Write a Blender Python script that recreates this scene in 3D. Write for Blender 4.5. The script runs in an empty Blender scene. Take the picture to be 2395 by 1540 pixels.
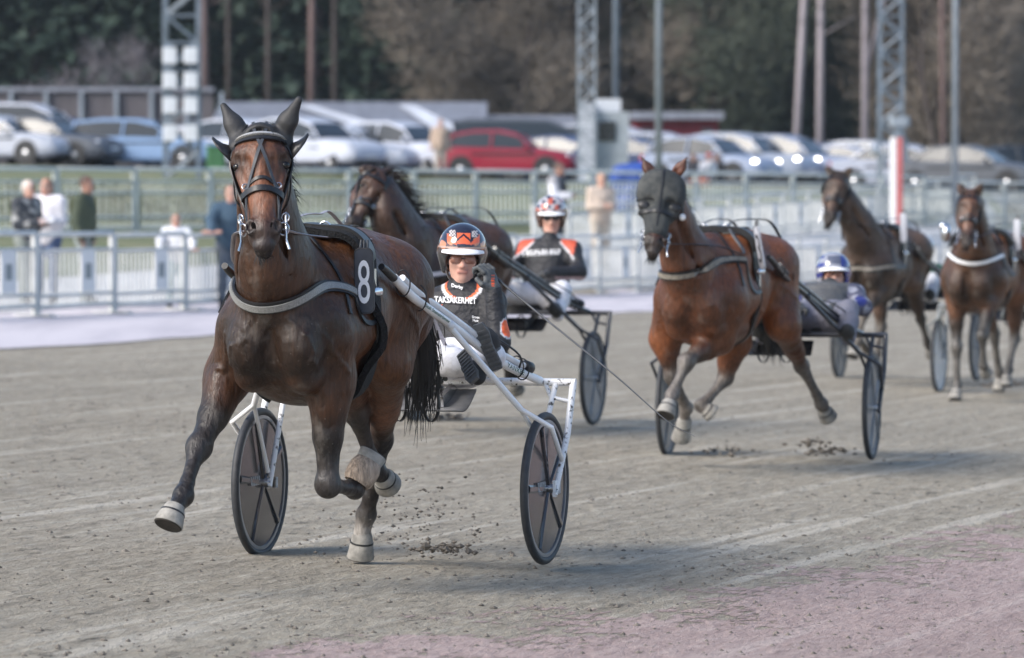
import bpy, math, random
import numpy as np
from mathutils import Vector, Matrix

# ------------------------------------------------------------------ camera, sky, sun, exposure
sc = bpy.context.scene
COL = sc.collection
CAM_Z, FPX, CX, CY, HORIZON = 1.74, 10000.0, 1197.5, 770.0, 453.0
PITCH = math.atan((CY - HORIZON) / FPX)
cam_data = bpy.data.cameras.new("camera")
cam = bpy.data.objects.new("camera", cam_data)
COL.objects.link(cam)
cam.location = (0, 0, CAM_Z)
cam.rotation_euler = (math.radians(90) - PITCH, 0, 0)
cam_data.sensor_width = 36.0
cam_data.lens = FPX / 2395.0 * 36.0
cam_data.clip_start, cam_data.clip_end = 0.5, 2000
cam_data.dof.use_dof = True
cam_data.dof.focus_distance = 18.9
cam_data.dof.aperture_fstop = 3.6
cam_data.dof.aperture_blades = 0
sc.camera = cam

world = bpy.data.worlds.new("World")
sc.world = world
world.use_nodes = True
wn = world.node_tree
sky = wn.nodes.new("ShaderNodeTexSky")
sky.sky_type = 'NISHITA'
sky.sun_disc = False
SUN_EL, SUN_AZ = math.radians(38), math.radians(236)     # azimuth clockwise from +Y: behind the camera, to the left
sky.sun_elevation, sky.sun_rotation = SUN_EL, SUN_AZ
sky.air_density, sky.dust_density, sky.ozone_density = 1.0, 1.5, 1.2
wn.links.new(sky.outputs[0], wn.nodes["Background"].inputs[0])
wn.nodes["Background"].inputs[1].default_value = 0.12

sun_data = bpy.data.lights.new("sun", 'SUN')
sun_data.energy, sun_data.angle, sun_data.color = 2.0, math.radians(26), (1.0, 0.945, 0.87)
sun = bpy.data.objects.new("sun", sun_data)
COL.objects.link(sun)
_sd = Vector((math.sin(SUN_AZ) * math.cos(SUN_EL), math.cos(SUN_AZ) * math.cos(SUN_EL), math.sin(SUN_EL)))
sun.rotation_euler = _sd.to_track_quat('Z', 'Y').to_euler()

sc.view_settings.view_transform = 'Standard'
sc.view_settings.look = 'None'
sc.view_settings.gamma = 1.0
sc.view_settings.use_curve_mapping = False
sc.view_settings.exposure = 1.05

rnd = random.Random(11)
nrs = np.random.RandomState(5)
A = np.array

# ------------------------------------------------------------------ picture geometry (2395 x 1540 grid) to points in the place
_cp, _sp = math.cos(PITCH), math.sin(PITCH)
def ray(px, py):
    u, v = (px - CX) / FPX, -(py - CY) / FPX
    return A([u, _cp + v * _sp, -_sp + v * _cp])
def P(px, py, d):
    r = ray(px, py)
    return A([0, 0, CAM_Z]) + r * (d / r[1])
def track_z(x):
    return -0.035 * x
def fence_y(x):
    return 52.0 + (x + 6.2) / 0.326
def ground_z(x, y):
    zt = track_z(np.clip(x, -14, 9))
    yf = fence_y(np.clip(x, -14, 15))
    k = np.clip((y - yf - 0.6) / 4.0, 0, 1); k = k * k * (3 - 2 * k)
    zt = zt * (1 - k) + (.22 + .035 * (np.clip(x, -14, 10) + 6)) * k           # level paving behind the barriers
    u = np.clip((y - yf - 6) / np.maximum(122 - yf - 6, 4), 0, 1)
    s = u * u * (3 - 2 * u)
    zc = 2.45 - 0.03 * (np.clip(x, -25, 25) + 12)
    back = np.clip((y - 175) / 60.0, 0, 1)
    return zt * (1 - s) + zc * s + back * back * 3.0
def gz(x, y):
    return float(ground_z(np.float64(x), np.float64(y)))

class Frame:
    """forward / left / up axes of something that stands at (x, y) and faces the camera, turned by yaw to the camera's left"""
    def __init__(s, x, y, yaw, z=None):
        a = math.radians(yaw)
        s.h, s.l, s.u = A([-math.sin(a), -math.cos(a), 0]), A([math.cos(a), -math.sin(a), 0]), A([0, 0, 1.0])
        s.o = A([x, y, gz(x, y) if z is None else z])
    def w(s, f, l, u):
        return s.o + s.h * f + s.l * l + s.u * u
    def px(s, px, py, f):
        r = ray(px, py)
        c = A([0, 0, CAM_Z])
        t = (f - np.dot(c - s.o, s.h)) / np.dot(r, s.h)
        return c + r * t
    def loc(s, p):
        q = p - s.o
        return (float(q @ s.h), float(q @ s.l), float(q[2]))

# ------------------------------------------------------------------ scene helpers
def tag(o, label=None, cat=None, group=None, kind=None):
    if label: o['label'] = label
    if cat: o['category'] = cat
    if group: o['group'] = group
    if kind: o['kind'] = kind
    return o
def thing(name, label, cat, loc=(0, 0, 0), rotz=0.0, group=None):
    o = bpy.data.objects.new(name, None)
    COL.objects.link(o)
    o.empty_display_size = 0.2
    o.location = [float(v) for v in loc]
    o.rotation_euler = (0, 0, rotz)
    return tag(o, label, cat, group)
def root_loc(p):
    v = A([0.0, 0, 0])
    while p is not None:
        v = v + A(p.location)
        p = p.parent
    return v
def link_mesh(name, me, mat, parent=None):
    if mat is not None:
        for m in (mat if isinstance(mat, (list, tuple)) else [mat]):
            me.materials.append(m)
    o = bpy.data.objects.new(name, me)
    COL.objects.link(o)
    if parent is not None: o.parent = parent
    return o
def mesh_from(name, V, F, mat, parent=None, smooth=True, cols=None, local=False):
    V = np.asarray(V, dtype=np.float64)
    if parent is not None and not local: V = V - root_loc(parent)
    me = bpy.data.meshes.new(name)
    me.from_pydata(V.tolist(), [], F if isinstance(F, list) else F.tolist())
    if smooth: me.polygons.foreach_set("use_smooth", [True] * len(me.polygons))
    if cols is not None:
        at = me.color_attributes.new("Col", 'FLOAT_COLOR', 'POINT')
        c4 = np.ones((len(V), 4), np.float32)
        c4[:, :3] = cols
        at.data.foreach_set("color", c4.ravel())
    me.update()
    return link_mesh(name, me, mat, parent)
def copy_tree(o, parent=None):
    c = o.copy()
    COL.objects.link(c)
    c.parent = parent
    for ch in list(o.children): copy_tree(ch, c)
    return c
def nrm(v):
    v = np.asarray(v, float)
    return v / max(np.linalg.norm(v), 1e-9)
def spline(pts, n):
    """Catmull-Rom through pts, n samples"""
    pts = [np.asarray(p, float) for p in pts]
    if len(pts) == 2: return A([pts[0] + (pts[1] - pts[0]) * t for t in np.linspace(0, 1, n)])
    q = [2 * pts[0] - pts[1]] + pts + [2 * pts[-1] - pts[-2]]
    out = []
    for t in np.linspace(0, len(pts) - 1 - 1e-6, n):
        i = int(t); f = t - i
        a, b, c, d = q[i:i + 4]
        out.append(0.5 * (2 * b + (c - a) * f + (2 * a - 5 * b + 4 * c - d) * f * f + (3 * b - a - 3 * c + d) * f ** 3))
    return A(out)

class MB:
    """collects shapes into one mesh"""
    def __init__(s): s.v, s.f = [], []
    def add(s, V, F):
        n = len(s.v)
        s.v.extend([tuple(map(float, p)) for p in V])
        s.f.extend([tuple(int(i) + n for i in f) for f in F])
        return s
    def box(s, c, size, ax=None, bev=0.0):
        c = A(c, float); hx, hy, hz = [v / 2 for v in size]
        ax = np.eye(3) if ax is None else A(ax)
        if bev > 0:
            b = min(bev, hx * .9, hy * .9)
            prof = [(-hx + b, -hy), (hx - b, -hy), (hx, -hy + b), (hx, hy - b), (hx - b, hy), (-hx + b, hy), (-hx, hy - b), (-hx, -hy + b)]
            V = [c + ax[0] * x + ax[1] * y + ax[2] * z for z in (-hz, hz) for x, y in prof]
            F = [tuple(range(7, -1, -1)), tuple(range(8, 16))] + [(i, (i + 1) % 8, 8 + (i + 1) % 8, 8 + i) for i in range(8)]
            return s.add(V, F)
        V = [c + ax[0] * x * hx + ax[1] * y * hy + ax[2] * z * hz for x in (-1, 1) for y in (-1, 1) for z in (-1, 1)]
        return s.add(V, [(0, 1, 3, 2), (4, 6, 7, 5), (0, 4, 5, 1), (2, 3, 7, 6), (0, 2, 6, 4), (1, 5, 7, 3)])
    def tube(s, pts, r, seg=10, cap=True, flat=1.0):
        pts = [np.asarray(p, float) for p in pts]
        n = len(pts)
        rs = [r] * n if np.isscalar(r) else list(r)
        t0 = nrm(pts[1] - pts[0])
        up = A([0, 0, 1.0]) if abs(t0[2]) < .9 else A([1.0, 0, 0])
        a = nrm(np.cross(t0, up)); V = []
        for i in range(n):
            t = nrm(pts[min(i + 1, n - 1)] - pts[max(i - 1, 0)])
            a = nrm(a - t * (a @ t)); b = np.cross(t, a)
            for k in range(seg):
                th = 2 * math.pi * k / seg
                V.append(pts[i] + rs[i] * (a * math.cos(th) + b * flat * math.sin(th)))
        F = [(i * seg + k, i * seg + (k + 1) % seg, (i + 1) * seg + (k + 1) % seg, (i + 1) * seg + k) for i in range(n - 1) for k in range(seg)]
        if cap: F += [tuple(range(seg - 1, -1, -1)), tuple(range((n - 1) * seg, n * seg))]
        return s.add(V, F)
    def lathe(s, o, axis, prof, seg=32, close=False):
        """prof: list of (distance along axis, radius)"""
        o = A(o, float); ax = nrm(axis)
        up = A([0, 0, 1.0]) if abs(ax[2]) < .9 else A([1.0, 0, 0])
        a = nrm(np.cross(ax, up)); b = np.cross(ax, a)
        V = [o + ax * z + r * (a * math.cos(2 * math.pi * k / seg) + b * math.sin(2 * math.pi * k / seg)) for z, r in prof for k in range(seg)]
        m = len(prof)
        F = [(i * seg + k, i * seg + (k + 1) % seg, ((i + 1) % m) * seg + (k + 1) % seg, ((i + 1) % m) * seg + k) for i in range(m if close else m - 1) for k in range(seg)]
        if not close:
            F += [tuple(range(seg - 1, -1, -1)), tuple(range((m - 1) * seg, m * seg))]
        return s.add(V, F)
    def ball(s, c, r, ax=None, seg=12, rings=8):
        c = A(c, float); r = A([r] * 3 if np.isscalar(r) else r, float)
        ax = np.eye(3) if ax is None else A(ax)
        V = [c + ax[2] * r[2]]
        for i in range(1, rings):
            ph = math.pi * i / rings
            for k in range(seg):
                th = 2 * math.pi * k / seg
                V.append(c + ax[0] * r[0] * math.sin(ph) * math.cos(th) + ax[1] * r[1] * math.sin(ph) * math.sin(th) + ax[2] * r[2] * math.cos(ph))
        V.append(c - ax[2] * r[2])
        F = [(0, 1 + k, 1 + (k + 1) % seg) for k in range(seg)]
        for i in range(rings - 2):
            F += [(1 + i * seg + k, 1 + (i + 1) * seg + k, 1 + (i + 1) * seg + (k + 1) % seg, 1 + i * seg + (k + 1) % seg) for k in range(seg)]
        e = len(V) - 1; q = 1 + (rings - 2) * seg
        F += [(e, q + (k + 1) % seg, q + k) for k in range(seg)]
        return s.add(V, F)
    def quad(s, a, b, c, d): return s.add([a, b, c, d], [(0, 1, 2, 3)])
    def prism(s, poly, o, ax, ay, az, th):
        """flat outline extruded by th along az, centred"""
        n = len(poly); o = A(o, float)
        V = [o + A(ax) * x + A(ay) * y + A(az) * (z * th / 2) for z in (-1, 1) for x, y in poly]
        F = [tuple(range(n - 1, -1, -1)), tuple(range(n, 2 * n))] + [(i, (i + 1) % n, n + (i + 1) % n, n + i) for i in range(n)]
        return s.add(V, F)
    def build(s, name, mat, parent=None, smooth=False, local=False, auto=None):
        o = mesh_from(name, A(s.v) if s.v else np.zeros((0, 3)), s.f, mat, parent, smooth, None, local)
        if auto is not None:
            o.data.polygons.foreach_set("use_smooth", [True] * len(o.data.polygons))
            try: o.data.set_sharp_from_angle(angle=math.radians(auto))
            except Exception: pass
        return o

# ------------------------------------------------------------------ smooth solid modelling (distance fields, one skin per body)
class SDF:
    def __init__(s, k=0.04): s.p, s.k = [], k
    def cap(s, a, b, ra, rb=None, col=(.5, .5, .5), k=None, lat=None, sq=1.0, col2=None, sub=False):
        s.p.append(dict(t=0, a=A(a, float), b=A(b, float), ra=ra, rb=ra if rb is None else rb, c=A(col, float), c2=A(col if col2 is None else col2, float),
                        k=s.k if k is None else k, lat=None if lat is None else nrm(lat), sq=sq, sub=sub)); return s
    def ell(s, c, r, ax=None, col=(.5, .5, .5), k=None, sub=False):
        s.p.append(dict(t=1, a=A(c, float), r=A([r] * 3 if np.isscalar(r) else r, float), ax=np.eye(3) if ax is None else A(ax), c=A(col, float), c2=A(col, float), k=s.k if k is None else k, sub=sub)); return s
    def chain(s, pts, col, k=None, cols=None, lat=None, sq=1.0):
        for i in range(len(pts) - 1):
            s.cap(pts[i][0], pts[i + 1][0], pts[i][1], pts[i + 1][1], col if cols is None else cols[i], k, lat, sq, None if cols is None else cols[i + 1])
        return s
    @staticmethod
    def dist(q, p):
        if q['t'] == 0:
            pa, ba = p - q['a'], q['b'] - q['a']
            m = 1.0
            if q['lat'] is not None and q['sq'] != 1.0:
                L, sq = q['lat'], q['sq']
                pa = pa + np.multiply.outer((pa @ L) * (1 / sq - 1), L); ba = ba + (ba @ L) * (1 / sq - 1) * L
                m = min(1.0, sq)
            t = np.clip((pa @ ba) / max(ba @ ba, 1e-9), 0, 1)
            return (np.linalg.norm(pa - np.multiply.outer(t, ba), axis=-1) - (q['ra'] + (q['rb'] - q['ra']) * t)) * m, t
        e = ((p - q['a']) @ q['ax'].T) / q['r']
        k0 = np.linalg.norm(e, axis=-1); k1 = np.linalg.norm(e / q['r'], axis=-1)
        return np.where(k1 < 1e-6, -q['r'].min(), k0 * (k0 - 1) / np.maximum(k1, 1e-6)), np.zeros(p.shape[:-1])
    @staticmethod
    def comb(F, d, q):
        k = max(q['k'], 1e-4)
        if q['sub']:
            h = np.maximum(k - np.abs(F + d), 0) / k
            return np.maximum(F, -d) + h * h * k * .25
        h = np.maximum(k - np.abs(F - d), 0) / k
        return np.minimum(F, d) - h * h * k * .25
    def ev(s, p):
        p = np.asarray(p, float)
        F = np.full(p.shape[:-1], 9.0)
        for q in s.p: F = s.comb(F, s.dist(q, p)[0], q)
        return F
    def grad(s, p, e=.003):
        g = np.stack([s.ev(p + A(d) * e) - s.ev(p - A(d) * e) for d in ((1, 0, 0), (0, 1, 0), (0, 0, 1))], -1)
        return g / np.maximum(np.linalg.norm(g, axis=-1, keepdims=True), 1e-9)
    def project(s, p, off=0.0, it=6):
        p = np.array(p, float)
        for _ in range(it):
            p = p - s.grad(p) * (s.ev(p) - off)[..., None]
        return p
    def colors(s, V, sig=.014):
        W = np.zeros(len(V)); C = np.zeros((len(V), 3))
        for q in s.p:
            if q['sub'] and q['c'][0] < 0: continue
            d, t = s.dist(q, V)
            w = np.exp(-np.clip(np.abs(d) if q['sub'] else np.maximum(d, 0), 0, .5) / sig)
            if q['sub']: w = w * 14
            W += w; C += w[:, None] * (q['c'] + (q['c2'] - q['c']) * t[:, None])
        return C / np.maximum(W, 1e-12)[:, None]
    def mesh(s, name, mat, parent, h=.015, sig=.014, paint=None, wob=None):
        lo, hi = [], []
        for q in s.p:
            if q['sub']: continue
            if q['t'] == 0:
                r = max(q['ra'], q['rb']) * max(1, q['sq']); lo.append(np.minimum(q['a'], q['b']) - r); hi.append(np.maximum(q['a'], q['b']) + r)
            else:
                r = q['r'].max(); lo.append(q['a'] - r); hi.append(q['a'] + r)
        o = A(lo).min(0) - 3 * h; top = A(hi).max(0) + 3 * h
        n = np.ceil((top - o) / h).astype(int) + 1
        F = np.full(n, 9.0, np.float32)
        for q in s.p:
            if q['t'] == 0:
                r = max(q['ra'], q['rb']) * max(1, q['sq']) + q['k'] + 3 * h; l, g = np.minimum(q['a'], q['b']) - r, np.maximum(q['a'], q['b']) + r
            else:
                r = q['r'].max() + q['k'] + 3 * h; l, g = q['a'] - r, q['a'] + r
            i0 = np.clip(((l - o) / h).astype(int), 0, n); i1 = np.clip(((g - o) / h).astype(int) + 2, 0, n)
            if (i1 <= i0).any(): continue
            gx = [o[i] + h * np.arange(i0[i], i1[i]) for i in range(3)]
            pts = np.stack(np.meshgrid(*gx, indexing='ij'), -1)
            sl = tuple(slice(i0[i], i1[i]) for i in range(3))
            F[sl] = s.comb(F[sl], s.dist(q, pts)[0], q)
        V, Q = snets(F, o, h)
        if wob is not None:
            V = V + wob(V)
        C = s.colors(V, sig)
        if paint is not None: C = paint(V, C)
        return mesh_from(name, V, Q, mat, parent, True, np.clip(C, 0, 1))
def snets(F, o, h):
    S = F < 0
    nx, ny, nz = F.shape
    cor = [(x, y, z) for x in (0, 1) for y in (0, 1) for z in (0, 1)]
    c = np.zeros((nx - 1, ny - 1, nz - 1), np.uint8)
    for x, y, z in cor: c += S[x:nx - 1 + x, y:ny - 1 + y, z:nz - 1 + z]
    act = (c > 0) & (c < 8)
    ii = np.argwhere(act)
    idx = np.full(act.shape, -1, np.int64); idx[act] = np.arange(len(ii))
    pos, cnt = np.zeros((len(ii), 3)), np.zeros(len(ii))
    for a in cor:
        for ax in range(3):
            if a[ax]: continue
            b = list(a); b[ax] = 1
            va = F[tuple((ii + A(a)).T)].astype(float); vb = F[tuple((ii + A(b)).T)].astype(float)
            m = (va < 0) != (vb < 0)
            t = np.where(m, va / np.where(va == vb, 1, va - vb), 0)
            p = np.tile(A(a, float), (len(ii), 1)); p[:, ax] += t
            pos[m] += p[m]; cnt[m] += 1
    V = o + h * (ii + pos / cnt[:, None])
    Q = []
    for ax in range(3):
        u, v = (ax + 1) % 3, (ax + 2) % 3
        sl0, sl1 = [slice(1, -1)] * 3, [slice(1, -1)] * 3
        sl0[ax], sl1[ax] = slice(0, -1), slice(1, None)
        s0, s1 = S[tuple(sl0)], S[tuple(sl1)]
        e = np.argwhere(s0 != s1)
        ins = s0[tuple(e.T)]
        base = e.copy(); base[:, u] += 1; base[:, v] += 1
        q = []
        for du, dv in ((-1, -1), (0, -1), (0, 0), (-1, 0)):
            cc = base.copy(); cc[:, u] += du; cc[:, v] += dv
            q.append(idx[tuple(cc.T)])
        q = np.stack(q, 1); q[~ins] = q[~ins][:, ::-1]
        Q.append(q)
    return V, np.concatenate(Q)
def strap(mb, B, ctrl, width, th=.005, n=24, off=.003, proj=True):
    p = spline(ctrl, n)
    if proj:
        p = B.project(p, off)
        for _ in range(10):
            p[1:-1] = p[1:-1] * .5 + (p[:-2] + p[2:]) * .25
            d = B.ev(p); p = p + B.grad(p) * np.maximum(off - d, 0)[:, None]
        N = B.grad(p)
        for _ in range(3): N[1:-1] = N[1:-1] * .5 + (N[:-2] + N[2:]) * .25
    else:
        N = B.grad(B.project(p, off))
    T = np.gradient(p, axis=0); T /= np.maximum(np.linalg.norm(T, axis=1, keepdims=True), 1e-9)
    S = np.cross(T, N); S /= np.maximum(np.linalg.norm(S, axis=1, keepdims=True), 1e-9)
    V = []
    for i in range(n):
        for a, b in ((-.5, 0), (.5, 0), (.5, 1), (-.5, 1)): V.append(p[i] + S[i] * a * width + N[i] * b * th)
    F = [(i * 4 + k, i * 4 + (k + 1) % 4, i * 4 + 4 + (k + 1) % 4, i * 4 + 4 + k) for i in range(n - 1) for k in range(4)] + [(3, 2, 1, 0), tuple(range(4 * n - 4, 4 * n))]
    mb.add(V, F)
    return mb
def hair(mb, roots, dirs, length, gravity, width=.004, n=5, rs=None, spread=.15):
    rs = rs or rnd
    for p, d in zip(roots, dirs):
        p = A(p, float); d = nrm(A(d, float) + A([rs.uniform(-1, 1) for _ in range(3)]) * spread)
        L = length * rs.uniform(.7, 1.15) / (n - 1)
        side = nrm(np.cross(d, A([rs.uniform(-.3, .3), 1, rs.uniform(-.3, .3)])))
        V, q = [], p.copy()
        for i in range(n):
            w = width * (1 - .75 * i / (n - 1))
            V += [q - side * w, q + side * w]
            q = q + d * L; d = nrm(d + A([rs.uniform(-.06, .06), rs.uniform(-.06, .06), -gravity]))
        mb.add(V, [(2 * i, 2 * i + 1, 2 * i + 3, 2 * i + 2) for i in range(n - 1)])

# ------------------------------------------------------------------ materials
MATS = {}
def mat(name, col=(.5, .5, .5), rough=.6, metal=0.0, noise=None, bump=None, attr=False, objcol=False, coat=0.0, spec=.5, trans=0.0, sheen=0.0, col2=None, emit=None, stretch=None, ramp=(.35, .7), alpha=1.0):
    if name in MATS: return MATS[name]
    m = bpy.data.materials.new(name); m.use_nodes = True
    nt = m.node_tree; N, L = nt.nodes, nt.links
    b = N["Principled BSDF"]
    b.inputs["Base Color"].default_value = (*col, 1); b.inputs["Roughness"].default_value = rough; b.inputs["Metallic"].default_value = metal
    b.inputs["Coat Weight"].default_value = coat; b.inputs["Coat Roughness"].default_value = .08
    b.inputs["Specular IOR Level"].default_value = spec
    b.inputs["Transmission Weight"].default_value = trans; b.inputs["Sheen Weight"].default_value = sheen
    b.inputs["Alpha"].default_value = alpha
    if emit: b.inputs["Emission Color"].default_value = (*emit[:3], 1); b.inputs["Emission Strength"].default_value = emit[3]
    src = None
    if attr:
        a = N.new("ShaderNodeVertexColor"); a.layer_name = "Col"; src = a.outputs[0]
    if objcol:
        a = N.new("ShaderNodeObjectInfo"); src = a.outputs["Color"]
    tc = N.new("ShaderNodeTexCoord")
    vec = tc.outputs["Object"]
    if stretch:
        mp = N.new("ShaderNodeMapping"); mp.inputs["Scale"].default_value = stretch[:3]
        if len(stretch) > 3: mp.inputs["Rotation"].default_value = (0, 0, stretch[3])
        L.new(vec, mp.inputs[0]); vec = mp.outputs[0]
    if noise:
        t = N.new("ShaderNodeTexNoise"); t.inputs["Scale"].default_value = noise[0]; t.inputs["Detail"].default_value = 6; t.inputs["Roughness"].default_value = .6
        L.new(vec, t.inputs["Vector"])
        r = N.new("ShaderNodeMapRange"); r.inputs[1].default_value, r.inputs[2].default_value = ramp
        L.new(t.outputs["Fac"], r.inputs[0])
        mx = N.new("ShaderNodeMix"); mx.data_type = 'RGBA'
        if col2 is not None:
            mx.blend_type = 'MIX'
            L.new(r.outputs[0], mx.inputs[0])
            if src: L.new(src, mx.inputs[6])
            else: mx.inputs[6].default_value = (*col, 1)
            mx.inputs[7].default_value = (*col2, 1)
            if noise[1] < 1:
                r.inputs[4].default_value = noise[1]
        else:
            mx.blend_type = 'MULTIPLY'; mx.inputs[0].default_value = 1.0
            r.inputs[3].default_value, r.inputs[4].default_value = 1 - noise[1], 1 + noise[1] * .6
            if src: L.new(src, mx.inputs[6])
            else: mx.inputs[6].default_value = (*col, 1)
            L.new(r.outputs[0], mx.inputs[7])
        src = mx.outputs[2]
    if src: L.new(src, b.inputs["Base Color"])
    if bump:
        t = N.new("ShaderNodeTexNoise"); t.inputs["Scale"].default_value = bump[0]; t.inputs["Detail"].default_value = 5
        L.new(vec, t.inputs["Vector"])
        bp = N.new("ShaderNodeBump"); bp.inputs["Strength"].default_value = bump[1]; bp.inputs["Distance"].default_value = bump[2] if len(bump) > 2 else .01
        L.new(t.outputs["Fac"], bp.inputs["Height"]); L.new(bp.outputs[0], b.inputs["Normal"])
    MATS[name] = m
    return m
M_WHITE = mat("white_paint", (.80, .80, .81), .35, noise=(9, .12), coat=.3)
M_WHITED = mat("mud_spattered_white_paint", (.76, .76, .77), .4, noise=(38, 1), col2=(.05, .045, .035), ramp=(.56, .63), coat=.2)
M_BLACK = mat("black_leather", (.013, .013, .015), .42, noise=(30, .3), bump=(60, .2, .004))
M_STRAP = mat("grey_strap", (.05, .055, .065), .45, noise=(40, .3))
M_REIN = mat("pale_rein_webbing", (.34, .33, .37), .5, noise=(60, .2))
M_FLEECE = mat("black_fleece", (.008, .008, .009), .95, bump=(90, 1.0, .02))
M_STEEL = mat("steel", (.62, .63, .66), .25, metal=1.0)
M_RUBBER = mat("tyre_rubber", (.035, .037, .042), .6, noise=(30, .3))
M_DARKTUBE = mat("dark_frame_paint", (.02, .022, .03), .35, coat=.4, noise=(20, .2))
def coat_mat(name, rough, spec, dust, dustcol=(.23, .205, .18)):
    """short hair over muscle: streaks, uneven gloss, sweat marks and dust specks"""
    m = bpy.data.materials.new(name); m.use_nodes = True
    nt = m.node_tree; N, L = nt.nodes, nt.links
    b = N["Principled BSDF"]; b.inputs["Specular IOR Level"].default_value = spec
    tc = N.new("ShaderNodeTexCoord")
    def nz(scale, st=(1, 1, 1), det=6, ro=.6):
        q = N.new("ShaderNodeMapping"); q.inputs["Scale"].default_value = st; L.new(tc.outputs["Object"], q.inputs[0])
        t = N.new("ShaderNodeTexNoise"); t.inputs["Scale"].default_value = scale; t.inputs["Detail"].default_value = det; t.inputs["Roughness"].default_value = ro
        L.new(q.outputs[0], t.inputs["Vector"]); return t.outputs["Fac"]
    def rng(x, a, c, lo=0., hi=1.):
        r = N.new("ShaderNodeMapRange"); r.inputs[1].default_value, r.inputs[2].default_value, r.inputs[3].default_value, r.inputs[4].default_value = a, c, lo, hi
        L.new(x, r.inputs[0]); return r.outputs[0]
    def mix(f, a, c, mode='MIX'):
        x = N.new("ShaderNodeMix"); x.data_type = 'RGBA'; x.blend_type = mode
        if hasattr(f, 'links'): L.new(f, x.inputs[0])
        else: x.inputs[0].default_value = f
        for s_, i_ in ((a, 6), (c, 7)):
            if hasattr(s_, 'links'): L.new(s_, x.inputs[i_])
            else: x.inputs[i_].default_value = (*s_, 1)
        return x.outputs[2]
    at = N.new("ShaderNodeVertexColor"); at.layer_name = "Col"
    big, mid, streak, speck = nz(3.2), nz(11, (1, 1, .6)), nz(55, (1.3, 1.3, .16), 4), nz(85, (1, 1, 1), 3, .75)
    c = mix(1.0, at.outputs[0], rng(big, .3, .7, .45, 1.45), 'MULTIPLY')
    c = mix(1.0, c, rng(streak, .3, .7, .55, 1.38), 'MULTIPLY')
    c = mix(rng(mid, .56, .80, 0, dust), c, dustcol)
    c = mix(rng(speck, .665, .73, 0, .55), c, (.30, .28, .26))
    L.new(c, b.inputs["Base Color"])
    L.new(rng(mid, .3, .75, rough - .10, rough + .18), b.inputs["Roughness"])
    hs = []
    for f_, w_ in ((nz(6, (1, 1, .7), 3), 1.0), (mid, .55), (streak, .16)):
        q = N.new("ShaderNodeMath"); q.operation = 'MULTIPLY'; L.new(f_, q.inputs[0]); q.inputs[1].default_value = w_; hs.append(q.outputs[0])
    for k in range(2):
        q = N.new("ShaderNodeMath"); q.operation = 'ADD'; L.new(hs[0], q.inputs[0]); L.new(hs[k + 1], q.inputs[1]); hs[0] = q.outputs[0]
    bp = N.new("ShaderNodeBump"); bp.inputs["Strength"].default_value = .6; bp.inputs["Distance"].default_value = .042
    L.new(hs[0], bp.inputs["Height"]); L.new(bp.outputs[0], b.inputs["Normal"])
    return m
M_COAT = coat_mat("horse_coat", .42, .40, .34)
M_DCOAT = coat_mat("dusty_horse_coat", .52, .35, .75)
M_HAIR = mat("black_horsehair", (.010, .009, .009), .5, noise=(20, .3))
M_BROWNHAIR = mat("brown_horsehair", (.028, .018, .014), .6, noise=(20, .3))
M_EYE = mat("eye_gloss", (.006, .005, .005), .18, coat=.25, spec=.3)
M_HOOF = mat("dusty_hoof", (.30, .285, .26), .8, noise=(18, .4), bump=(40, .3, .005))
M_SOLE = mat("dark_sole", (.035, .03, .026), .8, noise=(30, .4))
M_FUR = mat("pale_fleece_boot", (.42, .33, .26), .9, noise=(24, .5), bump=(60, .9, .012), stretch=(3, 3, .4))
M_SKIN = mat("skin_and_hair", attr=True, rough=.5, noise=(30, .1), spec=.4)
M_CLOTH = mat("cloth", attr=True, rough=.85, noise=(14, .22), bump=(26, .35, .012))
M_JACKET = mat("race_jacket", attr=True, rough=.62, noise=(10, .25), bump=(15, .75, .03), stretch=(1, 1, 1.4))
M_LEGW = mat("white_trousers", attr=True, rough=.75, noise=(11, .16), bump=(13, .8, .03))
M_GLOSS = mat("helmet_gloss", attr=True, rough=.12, coat=.8)
M_GLASS = mat("tinted_lens", (.36, .17, .12), .10, coat=.6, alpha=.85)
M_LENSD = mat("dark_lens", (.03, .03, .035), .08, coat=.6)
M_INK = mat("white_print", (.82, .82, .84), .6)
M_GREENINK = mat("green_print", (.04, .14, .10), .6)
M_ORANGE = mat("orange_print", (.85, .13, .035), .55)
M_PLATE = mat("number_plate_face", (.045, .05, .065), .5, noise=(20, .2))
M_SILVER = mat("silver_glitter_webbing", (.30, .30, .29), .5, noise=(260, .5), metal=.25)
M_HOOD = mat("dusty_mesh_hood", (.028, .032, .034), .85, noise=(9, 1), col2=(.11, .11, .10), ramp=(.45, .85), bump=(120, .6, .006))
M_EARHOOD = mat("ear_hood_cloth", (.022, .022, .024), .6, noise=(20, .25), bump=(30, .4, .01))
M_DISC = mat("wheel_disc_cover", (.055, .045, .045), .18, coat=.4, noise=(6, .2))
M_DISCG = mat("dusty_grey_wheel_disc", (.20, .22, .245), .35, noise=(7, .4), coat=.2)
M_DISCW = mat("pale_wheel_disc", (.80, .81, .82), .4, noise=(7, .2))
M_SPOKE = mat("wheel_spoke_gloss", (.018, .02, .028), .18, coat=.6)
M_RIM = mat("grey_rim", (.26, .27, .29), .3, metal=.5)


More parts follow.
